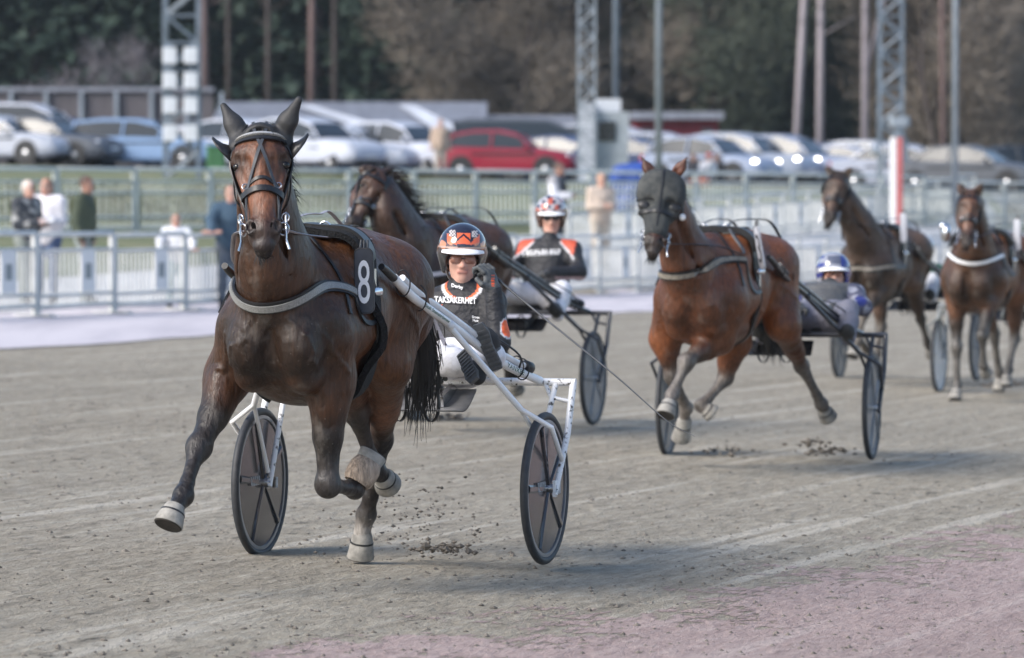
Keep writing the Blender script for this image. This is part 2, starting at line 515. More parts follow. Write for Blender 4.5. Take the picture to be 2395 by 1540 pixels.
# ------------------------------------------------------------------ ground: track, paving, grass, car park, forest floor
TRACK_ANG = math.radians(19)
def ground_mat(name, c_dark, c_mid, c_light, fine=26.0, lines=.5, speck=.5, bump=.5, fade=False):
    m = bpy.data.materials.new(name); m.use_nodes = True
    nt = m.node_tree; N, L = nt.nodes, nt.links
    b = N["Principled BSDF"]; b.inputs["Roughness"].default_value = .92; b.inputs["Specular IOR Level"].default_value = .25
    tc = N.new("ShaderNodeTexCoord")
    def nz(scale, detail, st=None, rough=.6):
        v = tc.outputs["Object"]
        if st:
            r = N.new("ShaderNodeMapping"); r.inputs["Rotation"].default_value = (0, 0, TRACK_ANG)
            L.new(v, r.inputs[0])
            q = N.new("ShaderNodeMapping"); q.inputs["Scale"].default_value = st; L.new(r.outputs[0], q.inputs[0]); v = q.outputs[0]
        t = N.new("ShaderNodeTexNoise"); t.inputs["Scale"].default_value = scale; t.inputs["Detail"].default_value = detail; t.inputs["Roughness"].default_value = rough
        L.new(v, t.inputs["Vector"]); return t.outputs["Fac"]
    def rng(x, a, c, lo=0., hi=1.):
        r = N.new("ShaderNodeMapRange"); r.inputs[1].default_value, r.inputs[2].default_value, r.inputs[3].default_value, r.inputs[4].default_value = a, c, lo, hi
        L.new(x, r.inputs[0]); return r.outputs[0]
    def mix(f, a, c):
        x = N.new("ShaderNodeMix"); x.data_type = 'RGBA'
        if hasattr(f, 'links'): L.new(f, x.inputs[0])
        else: x.inputs[0].default_value = f
        for s_, i in ((a, 6), (c, 7)):
            if hasattr(s_, 'links'): L.new(s_, x.inputs[i])
            else: x.inputs[i].default_value = (*s_, 1)
        return x.outputs[2]
    big = nz(.35, 4); streak = nz(1.0, 5, (5.5, .16, 1)); grain = nz(fine, 8, (1, .30, 1), .74); pits = nz(fine * .55, 6, (1, .34, 1), .72)
    c = mix(rng(big, .38, .66), c_mid, [x * .86 for x in c_mid])
    c = mix(rng(streak, .55, .66, 0, lines), c, c_light)
    c = mix(rng(streak, .44, .28, 0, lines * .8), c, c_dark)
    c = mix(rng(grain, .50, .74, 0, .7), c, c_light)
    c = mix(rng(grain, .47, .28, 0, .9), c, c_dark)
    c = mix(rng(pits, .60, .70, 0, speck), c, [x * .42 for x in c_dark])
    L.new(c, b.inputs["Base Color"])
    ad = N.new("ShaderNodeMath"); ad.operation = 'MULTIPLY_ADD'; L.new(pits, ad.inputs[0]); ad.inputs[1].default_value = 2.0; L.new(grain, ad.inputs[2])
    bp = N.new("ShaderNodeBump"); bp.inputs["Strength"].default_value = bump; bp.inputs["Distance"].default_value = .035
    L.new(ad.outputs[0], bp.inputs["Height"]); L.new(bp.outputs[0], b.inputs["Normal"])
    if fade:                                           # gravel thins out over the dirt at the edge of its sheet
        at = N.new("ShaderNodeVertexColor"); at.layer_name = "Col"
        th = N.new("ShaderNodeMath"); th.operation = 'GREATER_THAN'
        mm = N.new("ShaderNodeMath"); mm.operation = 'ADD'; L.new(nz(14, 6, (1, .4, 1), .75), mm.inputs[0]); L.new(nz(1.1, 3), mm.inputs[1])
        hf = N.new("ShaderNodeMath"); hf.operation = 'MULTIPLY'; L.new(mm.outputs[0], hf.inputs[0]); hf.inputs[1].default_value = .5
        L.new(at.outputs[0], th.inputs[0]); L.new(hf.outputs[0], th.inputs[1]); L.new(th.outputs[0], b.inputs["Alpha"])
    return m
M_TRACK = ground_mat("track_dirt", (.155, .133, .102), (.35, .31, .245), (.54, .495, .42), 15, .75, .95, 1.0)
M_RED = ground_mat("red_gravel", (.235, .17, .158), (.42, .32, .295), (.55, .46, .425), 22, .5, .6, .8, fade=True)
M_PAVE = mat("pale_paving", (.56, .52, .545), .85, noise=(1.3, .7), col2=(.36, .335, .37), ramp=(.4, .7), stretch=(1.2, .16, 1, math.radians(19)))
M_PLAZA = mat("plaza_slabs", (.58, .57, .56), .85, noise=(.8, .25))
M_GRASS = mat("grass_bank_turf", (.125, .145, .065), .9, noise=(.9, .85), col2=(.25, .22, .13), ramp=(.45, .75))
M_ASPH = mat("car_park_asphalt", (.085, .085, .09), .9, noise=(1.0, .2))
M_FLOOR = mat("forest_floor", (.045, .042, .026), .95, noise=(.3, .4))

def sheet(name, rows, m, lift, kind='structure'):
    """rows: list of lists of (x, y); height from the terrain"""
    R = A([[(x, y, gz(x, y) + lift) for x, y in r] for r in rows])
    nr, nc = R.shape[:2]
    F = [(i * nc + j, i * nc + j + 1, (i + 1) * nc + j + 1, (i + 1) * nc + j) for i in range(nr - 1) for j in range(nc - 1)]
    o = mesh_from(name, R.reshape(-1, 3), F, m)
    return tag(o, kind=kind)
xs_t = list(np.linspace(-16, 20, 37))
ys_t = [-60, -20, 0, 8] + list(np.linspace(10, 130, 61)) + [140, 160, 175, 190, 205, 220, 235, 260, 320, 500]
sheet("track", [[(x, y) for x in [-400, -120, -60, -30] + xs_t + [30, 60, 120, 400]] for y in ys_t], M_TRACK, 0)
def band(t0, t1, nx=80, nt=12, x0=-20., x1=17.):
    return [[(x, fence_y(x) + t) for x in np.linspace(x0, x1, nx)] for t in np.linspace(t0, t1, nt)]
# ragged outer edge of the dirt against the pale strip
rows = band(-12, 3, 120, 10); rr = np.random.RandomState(3)
rows[0] = [(x, y + .7 * math.sin(x * 1.7) + rr.uniform(-.45, .45)) for x, y in rows[0]]
sheet("paved_apron", rows, M_PAVE, .012)
sheet("plaza_pavement", band(3, 19, 60, 16), M_PLAZA, .02)
gr = []
for k in np.linspace(0, 1, 24):
    gr.append([(x, (fence_y(x) + min(19, .5 * (122 - fence_y(x)))) * (1 - k) + 123 * k) for x in np.linspace(-20, 15.5, 60)])
tag(sheet("grass_bank", gr, M_GRASS, .03), kind='structure')
sheet("car_park", [[(x, y) for x in np.linspace(-60, 60, 61)] for y in np.linspace(122.5, 178, 24)], M_ASPH, .05)
sheet("forest_floor", [[(x, y) for x in np.linspace(-160, 160, 40)] for y in np.linspace(176, 420, 40)], M_FLOOR, .06)
LIP = []
# red gravel path on the inside of the bend, with a broken edge
edge = [(-3.4, 9.5), (-2.3, 12.7), (-.81, 16.3), (.25, 18.2), (1.3, 20.7), (2.96, 24.7), (5.2, 30), (8.6, 38), (14, 52)]
ep = spline([A([x, y, 0]) for x, y in edge], 260)
ew = [rr.uniform(-.05, .05) + .06 * math.sin(i * .37) + .05 * math.sin(i * 1.13) for i in range(260)]
rows = []
for i, p in enumerate(ep):
    e = p[0] + ew[i]
    rows.append([(e + q - .25, p[1] - q * .06) for q in (0, .15, .35, .7, 1.3, 2.4, 5, 12)])
V = []; Cc = []
for r in rows:
    for j, (x, y) in enumerate(r): V.append((x, y, gz(x, y) + .002)); Cc.append([(.36, .41, .45, .49, .56, .72, 1, 1)[j]] * 3)
tag(mesh_from("red_gravel_path", V, [(i * 8 + j, i * 8 + j + 1, i * 8 + j + 9, i * 8 + j + 8) for i in range(259) for j in range(7)], M_RED, cols=A(Cc)), kind='structure')
mb = MB()                                              # crumbled lip where the dirt has built up along the gravel
for i in range(20, 120):
    for _ in range(2):
        p = ep[i] + (ep[i + 1] - ep[i]) * rnd.random(); x, y = p[0] + ew[i] + rnd.gauss(.0, .02), p[1]
        r = .003 + .009 * rnd.random() ** 3
        LIP.append((x, y, r))

# loose clods lying on the dirt and thrown up by the hooves
def lump(mb, c, r, rs):
    a = A([[rs.uniform(.6, 1.2) for _ in range(3)] for _ in range(6)])
    d = A([(1, 0, 0), (-1, 0, 0), (0, 1, 0), (0, -1, 0), (0, 0, 1), (0, 0, -1)], float)
    mb.add(A(c) + d * a * r * A([1.2, 1.1, .75]), [(0, 2, 4), (2, 1, 4), (1, 3, 4), (3, 0, 4), (2, 0, 5), (1, 2, 5), (3, 1, 5), (0, 3, 5)])
M_CLOD = mat("damp_dirt_clods", (.17, .15, .128), .95, noise=(30, .5), bump=(60, .6, .006))
mb = MB()
for i in range(5200):
    d = 15.4 + 22 * rnd.random() ** 1.6
    px = rnd.uniform(-60, 2455)
    x = (px - CX) / FPX * d
    r = .0025 + .012 * rnd.random() ** 6
    lump(mb, (x, d, gz(x, d) + r * .25), r, rnd)
for x, y, r in LIP: lump(mb, (x, y, gz(x, y) + r * .2), r, rnd)
for px, py, r, n in ((945, 1185, .10, 60), (960, 1265, .2, 110), (1000, 1225, .16, 70), (1045, 1290, .04, 40), (890, 1330, .16, 40), (985, 1160, .14, 40), (1010, 1310, .20, 60)):
    c = P(px, py, 19.85)
    for _ in range(n):
        lump(mb, c + A([rnd.gauss(0, r), rnd.gauss(0, .15), rnd.gauss(0, r * .45)]), .0025 + .009 * rnd.random() ** 3, rnd)
for px, py, n in ((1035, 1290, 50), (1925, 1062, 60), (1700, 1060, 30), (1900, 1040, 26), (1040, 980, 60), (2330, 905, 60), (2390, 900, 40)):
    d = {1035: 20.0, 1925: 29.0, 1700: 29.2, 1900: 29, 1040: 32.6, 2330: 40.5, 2390: 40.5}[px]
    c = P(px, py, d)
    for _ in range(n): lump(mb, c + A([rnd.gauss(0, .09), rnd.gauss(0, .15), abs(rnd.gauss(0, .02))]), .006 + .02 * rnd.random() ** 2, rnd)
for i in range(420):                                       # scuffed heaps left by hooves, in the lanes the teams run in
    lane = rnd.choice((-.9, .3, 1.5, 2.6)); d = 15.5 + 26 * rnd.random() ** 1.3
    x = lane - .34 * (20 - d) * -1 * .9 - .6 + rnd.gauss(0, .35); 
    for _ in range(rnd.randint(2, 6)):
        q = (x + rnd.gauss(0, .05), d + rnd.gauss(0, .10))
        r = .006 + .016 * rnd.random() ** 2
        lump(mb, (q[0], q[1], gz(*q) - r * .15), r, rnd)
tag(mb.build("loose_dirt", M_CLOD), label="dark crumbs and clods of dirt lying on and thrown above the track", kind='stuff', cat='dirt')

# ------------------------------------------------------------------ fences
M_GALV = mat("galvanised_tube", (.60, .61, .60), .5, metal=.08, noise=(3, .15))
M_GALVD = mat("weathered_galvanised_tube", (.56, .59, .56), .5, metal=.08, noise=(3, .2))
def barrier_panel(name, length, height, bars, m, label, group, rails=(.12, .82), tube=.034, bar=.016, board=False):
    t = thing(name, label, 'fence', group=group)
    f = MB()
    f.tube([(0, 0, .12), (0, 0, height), (length - .06, 0, height), (length - .06, 0, .12), (0, 0, .12)], tube, 8)
    for z in rails: f.tube([(0, 0, z), (length - .06, 0, z)], tube * .75, 6)
    f.build('frame', m, t, True)
    b = MB()
    for i in range(bars):
        x = (length - .06) * (i + .5) / bars
        b.tube([(x, 0, .12), (x, 0, rails[-1])], bar, 6, False)
    b.build('bars', m, t, True)
    if board:                                              # pale square plate with a grey centre, hung on the bars
        x = length * .62; p = MB()
        for c, s in (((x, 0, .73), (.44, .16)), ((x, 0, .37), (.44, .16)), ((x - .16, 0, .55), (.12, .20)), ((x + .16, 0, .55), (.12, .20))): p.box((c[0], -.03, c[2]), (s[0], .012, s[1]))
        pl = p.build('plate', mat("pale_sign_plate", (.70, .70, .70), .6), t)
        p = MB(); p.box((x, -.03, .55), (.20, .010, .20)); p.build('plate_centre', mat("grey_sign_centre", (.22, .25, .26), .6), pl)
    for x in (.0, length - .1):
        p = MB(); p.box((x, 0, height / 2), (.07, .05, height + .04)); p.box((x, 0, .01), (.16, .5, .02)); p.build('post', m, t)
    return t
FD = nrm(A([.326, 1.0, 0]))
proto = barrier_panel("crowd_barrier", 2.4, 1.02, 17, M_GALV, "grey tube crowd barrier panel in the row along the track edge", "crowd barriers along the track", rails=(.12, .26, .82), board=True)
s0 = A([-9.6, fence_y(-9.6), 0])
for i in range(31):
    o = proto if i == 0 else copy_tree(proto)
    p = s0 + FD * 2.4 * i
    q = p + FD * 2.4
    o.location = (p[0], p[1], gz(p[0], p[1])); o.rotation_euler = (0, 0, math.atan2(FD[1], FD[0]))
for i in range(17):                                       # second row round the paddock entrance
    o = copy_tree(proto)
    p = A([.4, fence_y(.4) + 9.5, 0]) + FD * 2.4 * i
    o.location = (p[0], p[1], gz(p[0], p[1])); o.rotation_euler = (0, 0, math.atan2(FD[1], FD[0]))
    tag(o, "grey tube crowd barrier panel of the second row behind the paving on the right", None, "second row of crowd barriers")
proto = barrier_panel("paddock_fence_panel", 2.5, 1.25, 12, M_GALVD, "tall galvanised fence panel on the grass bank below the cars", "paddock fence panels below the car park", rails=(.12, .34, .80, 1.02), tube=.046, bar=.023)
a, b = P(-60, 500, 78), P(2470, 500, 119.5)
a[2] = b[2] = 0; dd = b - a; nseg = int(np.linalg.norm(dd) / 2.5)
for i in range(nseg + 1):
    o = proto if i == 0 else copy_tree(proto)
    p = a + nrm(dd) * 2.5 * i
    o.location = (p[0], p[1], gz(p[0], p[1])); o.rotation_euler = (0, 0, math.atan2(dd[1], dd[0]))
# low shrubs behind the paddock fence
M_SHRUB = mat("yellow_green_leaves", (.085, .09, .025), .8, noise=(.9, .6), col2=(.16, .10, .04), ramp=(.5, .75))
def leaf_mass(mb, c, r, n, size, rs):
    for _ in range(n):
        while True:
            q = A([rs.uniform(-1, 1) for _ in range(3)])
            if q @ q <= 1: break
        p = A(c) + q * A(r)
        u = nrm(A([rs.gauss(0, 1) for _ in range(3)])); v = nrm(np.cross(u, A([rs.gauss(0, 1) for _ in range(3)])))
        s = size * rs.uniform(.5, 1.3)
        mb.add([p - u * s, p + v * s * .6, p + u * s, p - v * s * .6], [(0, 1, 2, 3)])
shr = []
for k, (px, d, w) in enumerate(((60, 84, 2.2), (240, 86, 2.0), (420, 87, 2.4), (505, 90, 1.6), (800, 96, 2.2), (960, 98, 1.8))):
    x = (px - CX) / FPX * d
    mb = MB(); leaf_mass(mb, (0, 0, .35), (w * .5, .8, .42), 900, .05, rnd)
    t = thing("shrub", "low yellow green shrub growing behind the paddock fence", "shrub", (x, d, gz(x, d)), group="shrubs behind the paddock fence")
    mb.build("foliage", M_SHRUB, t, local=True)
    mb = MB()
    for _ in range(6): mb.tube([(0, 0, -.05), (rnd.uniform(-.5, .5), rnd.uniform(-.3, .3), .55)], .012, 5)
    mb.build("stem", M_SHRUB, t, local=True)
# ------------------------------------------------------------------ horses
def build_horse(fr, name, label, J, H, C, h=.014, coat=None, tack='full', hoofm=None):
    """J: joints in local (f, l, u); H: head spec; C: colours"""
    coat = coat or M_COAT
    base = fr.o
    t = thing(name, label, 'horse', base, 0, 'harness racing horses')
    B = SDF(.06)
    w, L, hx, U = fr.w, fr.l, fr.h, fr.u
    body, dark, belly, leg, tan, ptn = C['body'], C['dark'], C['belly'], C['leg'], C['tan'], C['muzzle']
    wj = lambda k: w(*J[k])
    # trunk
    B.cap(w(.44, 0, 1.17), w(.02, 0, 1.18), .325, .335, body, .10, L, .78, body)
    B.cap(w(.02, 0, 1.18), w(-.44, 0, 1.29), .328, .245, body, .10, L, .84)
    B.cap(w(-.38, 0, 1.28), w(-.62, 0, 1.265), .24, .225, body, .10, L, 1.02)
    B.cap(w(.36, 0, 1.45), w(.02, 0, 1.40), .070, .08, dark, .10)
    B.cap(w(.0, 0, 1.40), w(-.45, 0, 1.42), .08, .09, dark, .10)
    B.ell(w(.30, 0, .93), (.22, .30, .12), [L, hx, U], belly, .1)
    for s, S in ((1, 'l'), (-1, 'r')):
        sh = wj('sh' + S)
        B.cap(w(.22, s * .14, 1.42), w(.56, s * .155, 1.15), .11, .14, body, .045)
        B.ell(w(.675, s * .105, 1.075), (.106, .115, .15), [L, hx, U], body, .040)
        B.ell(w(.615, s * .115, .945), (.082, .11, .085), [L, hx, U], body, .025)
        B.cap(w(.50, s * .20, 1.10), w(.30, s * .21, 1.12), .11, .12, body, .06)
        # fore leg
        el, kn, fe, co, ho = wj('el' + S), wj('kn' + S), wj('fe' + S), wj('co' + S), wj('ho' + S)
        mid = el * .45 + kn * .55
        B.cap(w(.52, s * .17, 1.08), el, .135, .102, body, .025)
        B.cap(el, mid, .098, .063, body, .05, col2=dark)
        B.ell(el * .8 + kn * .2 + hx * .035, (.055, .06, .10), None, body, .04)
        B.cap(el * .9 + kn * .1 + L * s * .05, el * .5 + kn * .5 + L * s * .025, .048, .030, body, .025, col2=dark)
        B.cap(mid, kn, .060, .043, dark, .03, col2=leg)
        B.ell(kn, (.052, .052, .060), None, leg, .03)
        B.cap(kn, kn * .82 + fe * .18, .046, .036, leg, .03)
        B.cap(kn * .9 + fe * .1, kn * .25 + fe * .75, .036, .029, leg, .025)
        B.cap(kn * .25 + fe * .75, fe, .029, .041, leg, .025)
        bk = -hx * .02
        B.ell(fe + bk * .5, (.041, .041, .045), None, leg, .02)
        B.cap(fe, co, .036, .036, leg, .025, col2=ptn if J.get('white' + S) else leg)
        # hind leg
        st, hk, hf, hc = wj('st' + S), wj('hk' + S), wj('hf' + S), wj('hc' + S)
        hip = w(-.52, s * .15, 1.30)
        B.cap(hip, w(-.74, s * .125, 1.16), .185, .15, body, .09)
        B.cap(hip, st, .18, .115, body, .07)
        B.cap(w(-.74, s * .125, 1.14), st * .45 + hk * .55, .125, .058, body, .06, col2=tan * .5 + body * .5)
        B.cap(st, st * .35 + hk * .65, .108, .060, body, .05, col2=tan * .35 + dark * .65)
        B.cap(st * .35 + hk * .65, hk, .064, .046, body * .7 + dark * .3, .03, col2=leg)
        hb = nrm(hk - st); bkd = nrm(np.cross(np.cross(hb, nrm(hf - hk)), hb)) if np.linalg.norm(np.cross(hb, nrm(hf - hk))) > .05 else -hx
        B.cap(hk - bkd * .045 - hb * .03, hk * .55 + st * .45 - bkd * .035, .022, .018, leg, .03)
        B.ell(hk, (.050, .050, .060), None, leg, .03)
        B.cap(hk, hk * .75 + hf * .25, .048, .036, leg, .03)
        B.cap(hk * .8 + hf * .2, hk * .25 + hf * .75, .036, .031, leg, .02)
        B.cap(hk * .25 + hf * .75, hf, .031, .042, leg, .025)
        B.ell(hf - hx * .01, (.042, .042, .046), None, leg, .02)
        B.cap(hf, hc, .037, .037, leg, .025, col2=C['white'] if J.get('hwhite' + S) else leg)
        if J.get('hwhite' + S): B.cap(hf * .45 + hc * .55, hc, .038, .040, C['white'], .01)
    B.cap(w(.76, 0, 1.16), w(.76, 0, .96), .030, .026, (-1, 0, 0), .05, sub=True)
    # neck
    N = [w(*p) for p in J['neck']]
    rr_ = H.get('nr', [.235, .185, .135, .105])
    nl = H['nlat'] if 'nlat' in H else L
    for i in range(3):
        B.cap(N[i], N[i + 1], rr_[i], rr_[i + 1], body * .65 + dark * .35, .09, nl, .74, col2=body * .35 + dark * .65)
    for s in (1, -1):
        q = [N[i] + hx * (rr_[i] * .78) + nl * (s * rr_[i] * .47) for i in range(3)]
        B.cap(q[0] * .25 + q[1] * .75, q[2], .012, .008, (-1, 0, 0), .05, sub=True)
    crest = [N[i] - hx * (rr_[i] * .62) + U * rr_[i] * .35 for i in range(4)]
    # head
    po, mz = H['poll'], H['muz']
    a = nrm(mz - po)
    wd = H['wid'] - a * (a @ H['wid']); wd = nrm(wd)
    n = np.cross(a, wd)
    if n @ H['front'] < 0: n = -n
    Lh = np.linalg.norm(mz - po); k_ = Lh / .60
    hp = lambda s, x, y: po + a * (s * Lh) + wd * (x * k_ * H.get('wx', 1.0)) + n * (y * k_)
    AX = [wd, a, n]
    hb_, tn, mzc = C['head'], tan, C['muzzle']
    B.cap(N[3], hp(.12, 0, -.06), .10, .080, body, .06)
    wx = H.get('wx', 1.0)
    B.cap(hp(.07, 0, -.01), hp(.26, 0, .0), .076 * k_, .095 * k_, hb_, .05, wd, wx)
    B.ell(hp(.27, 0, .01), A([.108 * wx, .10, .075]) * k_, AX, hb_, .04)
    B.cap(hp(.25, 0, .02), hp(.62, 0, .005), .080 * k_, .057 * k_, hb_, .04, wd, wx, hb_ * .65 + tn * .35)
    B.cap(hp(.60, 0, .008), hp(.80, 0, .004), .056 * k_, .052 * k_, tn, .03, wd, wx, tn)
    B.ell(hp(.885, 0, .0), A([.060 * wx, .062, .060]) * k_, AX, mzc * .6, .03)
    B.ell(hp(1.005, 0, -.036), A([.038, .036, .040]) * k_, AX, mzc * 1.2, .025)
    B.ell(hp(.995, 0, .0), A([.043 * wx, .036, .036]) * k_, AX, mzc * 1.3, .02)
    for s in (1, -1):
        B.ell(hp(.34, s * .052, -.115), A([.048, .125, .085]) * k_, AX, hb_ * .55 + tn * .45, .05)
        B.cap(hp(.45, s * .04, -.10), hp(.88, s * .022, -.055), .045 * k_, .034 * k_, tn * .6 + hb_ * .4, .05)
        B.cap(hp(.255, s * .088, .040), hp(.30, s * .102, .020), .026 * k_, .022 * k_, hb_ * .6 + tn * .4, .015)
        B.cap(hp(.40, s * .090, .012), hp(.60, s * .066, .012), .020 * k_, .012 * k_, tn * .7, .018)
        B.ell(hp(.45, s * .052, .076), A([.016, .075, .014]) * k_, AX, hb_ * .5 + tn * .5, .03, sub=True)
        B.ell(hp(.335, s * .098, .062), A([.022, .026, .020]) * k_, AX, dark, .015, sub=True)
        B.ell(hp(.315, s * .098, .012), A([.020, .026, .022]) * k_, AX, (.012, .01, .01), .012)
        B.ell(hp(.87, s * .052, .034), A([.025, .040, .028]) * k_, AX, mzc, .014)
        B.ell(hp(.88, s * .056 , .056), A([.0165, .031, .022]) * k_, AX, (.002, .002, .002), .007, sub=True)
        if H.get('ears', True):
            e0, e1 = hp(.02, s * .065, -.01), H['ear' + ('l' if s > 0 else 'r')]
            B.cap(e0, e0 * .5 + e1 * .5, .040, .034, hb_, .03, n, .6)
            B.cap(e0 * .5 + e1 * .5, e1, .033, .008, hb_, .02, n, .6, col2=dark)
            em = e0 * .55 + e1 * .45 + n * .03
            B.cap(e0 + n * .03, em, .014, .010, C.get('earin', dark), .02, sub=True)
    B.cap(hp(1.035, -.035, -.012), hp(1.035, .035, -.012), .005, .005, (.01, .008, .008), .01, sub=True)
    if h < .014:                                                             # surface veins
        for pts in ([(.66, -.20, 1.10), (.62, -.24, 1.00), (.55, -.27, .93)], [(.66, .20, 1.12), (.60, .24, 1.02), (.54, .27, .95)], [(.30, .34, 1.10), (.10, .34, 1.02), (-.10, .32, .98)], [(.70, .10, 1.16), (.72, .14, 1.06), (.68, .15, .97)], [(.70, -.10, 1.16), (.72, -.13, 1.06), (.69, -.16, .98)], [(-.30, .33, 1.20), (-.45, .33, 1.10), (-.50, .30, .98)]):
            q = B.project(spline([w(*v) for v in pts], 7) + nrs.normal(0, .008, (7, 3)), -.001)
            for i in range(6): B.cap(q[i], q[i + 1], .0075, .0065, body * .8, .012)
    ns = nrs.uniform(0, 6, 3)
    def wob(V):
        q = V * 1.0
        return .0035 * np.stack([np.sin(q[:, 2] * 13 + ns[0] + q[:, 0] * 9), np.sin(q[:, 2] * 11 + ns[1] + q[:, 1] * 9), np.sin(q[:, 0] * 14 + ns[2] + q[:, 2] * 8)], -1)
    def paint(V, Cc):
        u = V[:, 2] - base[2]
        q = np.clip((1.02 - u) / .2, 0, 1)[:, None]
        f = (V - base) @ hx
        under = (np.clip((f - .50) / .18, 0, 1) * np.clip((1.42 - u) / .25, 0, 1) * np.clip((u - .80) / .15, 0, 1))[:, None] * .85           # darker hair on the breast
        Cc = Cc * (1 - under) + dark * under
        v3 = np.sin(V[:, 0] * 7 + ns[0]) * np.sin(V[:, 1] * 5 + ns[1]) * np.sin(V[:, 2] * 6 + ns[2])
        return Cc * (.80 + .20 * v3[:, None])
    bo = B.mesh('body', coat, t, h, .022, paint, wob)
    # eyes
    for s in (1, -1):
        c = hp(.338, s * .0945, .0195)
        mb = MB(); mb.ball(c, .0215 * k_); mb.build('eye', M_EYE, t, True)
    for s in (1, -1):                                                        # dark opening of each nostril
        c = B.project(A([hp(.875, s * .052, .064)]), -.005)[0]
        gn = B.grad(A([c]))[0]; up_n = nrm(a * -1 + gn * (a @ gn) + wd * s * .35); sd_n = nrm(np.cross(gn, up_n))
        mb = MB(); mb.ball(c, A([.0125, .008, .0235]) * k_, [sd_n, gn, up_n]); mb.build('nostril', mat("nostril_dark", (.004, .0035, .0035), .9, spec=.05), t, True)
    # hooves
    hm = hoofm or M_HOOF
    for S in 'lr':
        for ka, kb, kf in (('co', 'ho', 'fe'), ('hc', 'hh', 'hf')):
            a0, b0 = wj(ka + S), wj(kb + S)
            d = nrm(b0 - a0)
            kb_ = J.get(kb + S + '_n')
            d2 = d if kb_ is None else nrm(fr.h * kb_[0] + fr.l * kb_[1] + U * kb_[2])
            ln = np.linalg.norm(b0 - a0)
            mb = MB(); mb.lathe(a0 - d * .015, d2, [(0, .040), (.02, .047), (ln * .55, .054), (ln + .012, .064), (ln + .016, .062)], 20)
            ho_ = mb.build('hoof', J.get(kb + S + '_m', hm), t, auto=50)
            mb = MB(); mb.lathe(a0 - d * .015, d2, [(ln * .42, .0535), (ln * .42 + .004, .0545), (ln * .42 + .008, .0545)], 20); mb.build('boot_seam', M_BLACK, ho_, auto=40)
            mb = MB(); e = a0 - d * .015 + d2 * (ln + .0165)
            mb.lathe(e, d2, [(0, .060), (.004, .057), (.001, .040)], 18); mb.build('hoof_sole', M_SOLE, ho_, auto=40)
            if J.get('bell' + S) and ka == 'co':
                mb = MB(); mb.lathe(a0 - d2 * .03, d2, [(-.012, .045), (-.016, .056), (.0, .066), (.03, .071), (.065, .070), (.098, .058), (.104, .040)], 24)
                mb.build('overreach_boot', M_FUR, t, auto=60)
    # tail
    tb = w(*J.get('tail0', (-.86, .0, 1.36)))
    mb = MB()
    te = J.get('tail', [(-.93, .0, 1.20), (-.98, .0, .95), (-.96, .02, .72)])
    pp = [tb] + [w(*q) for q in te]
    mb.tube(spline(pp, 10), [.035, .045, .055, .06, .065, .065, .062, .055, .04, .02], 10)
    sp_ = spline(pp, 20)
    for i in range(520):
        k = rnd.randrange(0, 16); d = sp_[k + 1] - sp_[k]
        c = sp_[k] + A([rnd.gauss(0, .03), rnd.gauss(0, .03), rnd.gauss(0, .02)])
        hair(mb, [c], [nrm(d) + U * -.35 - hx * rnd.uniform(-.1, .25)], rnd.uniform(.12, .27), .16, .003, 6, spread=.25)
    mb.build('tail', M_HAIR, t, True)
    # mane
    mb = MB()
    m_side = J.get('mane', 1)
    cs = spline([N[1] - hx * .15 + U * .13, N[2] - hx * .105 + U * .07, N[3] - hx * .09 + U * .03, hp(.0, 0, -.06)], 26)
    cs = B.project(cs, -.004)
    for i in range(420):
        k = rnd.uniform(0, 24); j = int(k)
        c = cs[j] + (cs[j + 1] - cs[j]) * (k - j)
        fly = J.get('fly')
        hair(mb, [c], [U * (.75 if fly else .35) - hx * .9 + L * m_side * rnd.uniform(.3, 1.1)], rnd.uniform(.10, .21) if fly else rnd.uniform(.08, .17), .20 if fly else .42, .005 if fly else .004, 6, spread=.3)
    mb.build('mane', M_BROWNHAIR if J.get('fly') else M_HAIR, t, True)
    mb = MB()
    if H.get('forelock', True):
        for i in range(40):
            hair(mb, [hp(.0, rnd.uniform(-.03, .03), .05)], [a + n * .5 + wd * rnd.uniform(-.4, .4)], rnd.uniform(.06, .13), .1, .004, 4)
    if mb.v: mb.build('forelock', M_HAIR, t, True)
    mb = MB()
    for i in range(60):                                                      # whiskers and chin hair
        hair(mb, [hp(1.03, rnd.uniform(-.035, .035), -.05 + rnd.uniform(-.02, .02))], [a + n * rnd.uniform(-.5, .6) + wd * rnd.uniform(-.5, .5)], .045, .0, .0012, 3)
    mb.build('whiskers', M_HAIR, t, True)
    return t, B, hp, AX, N

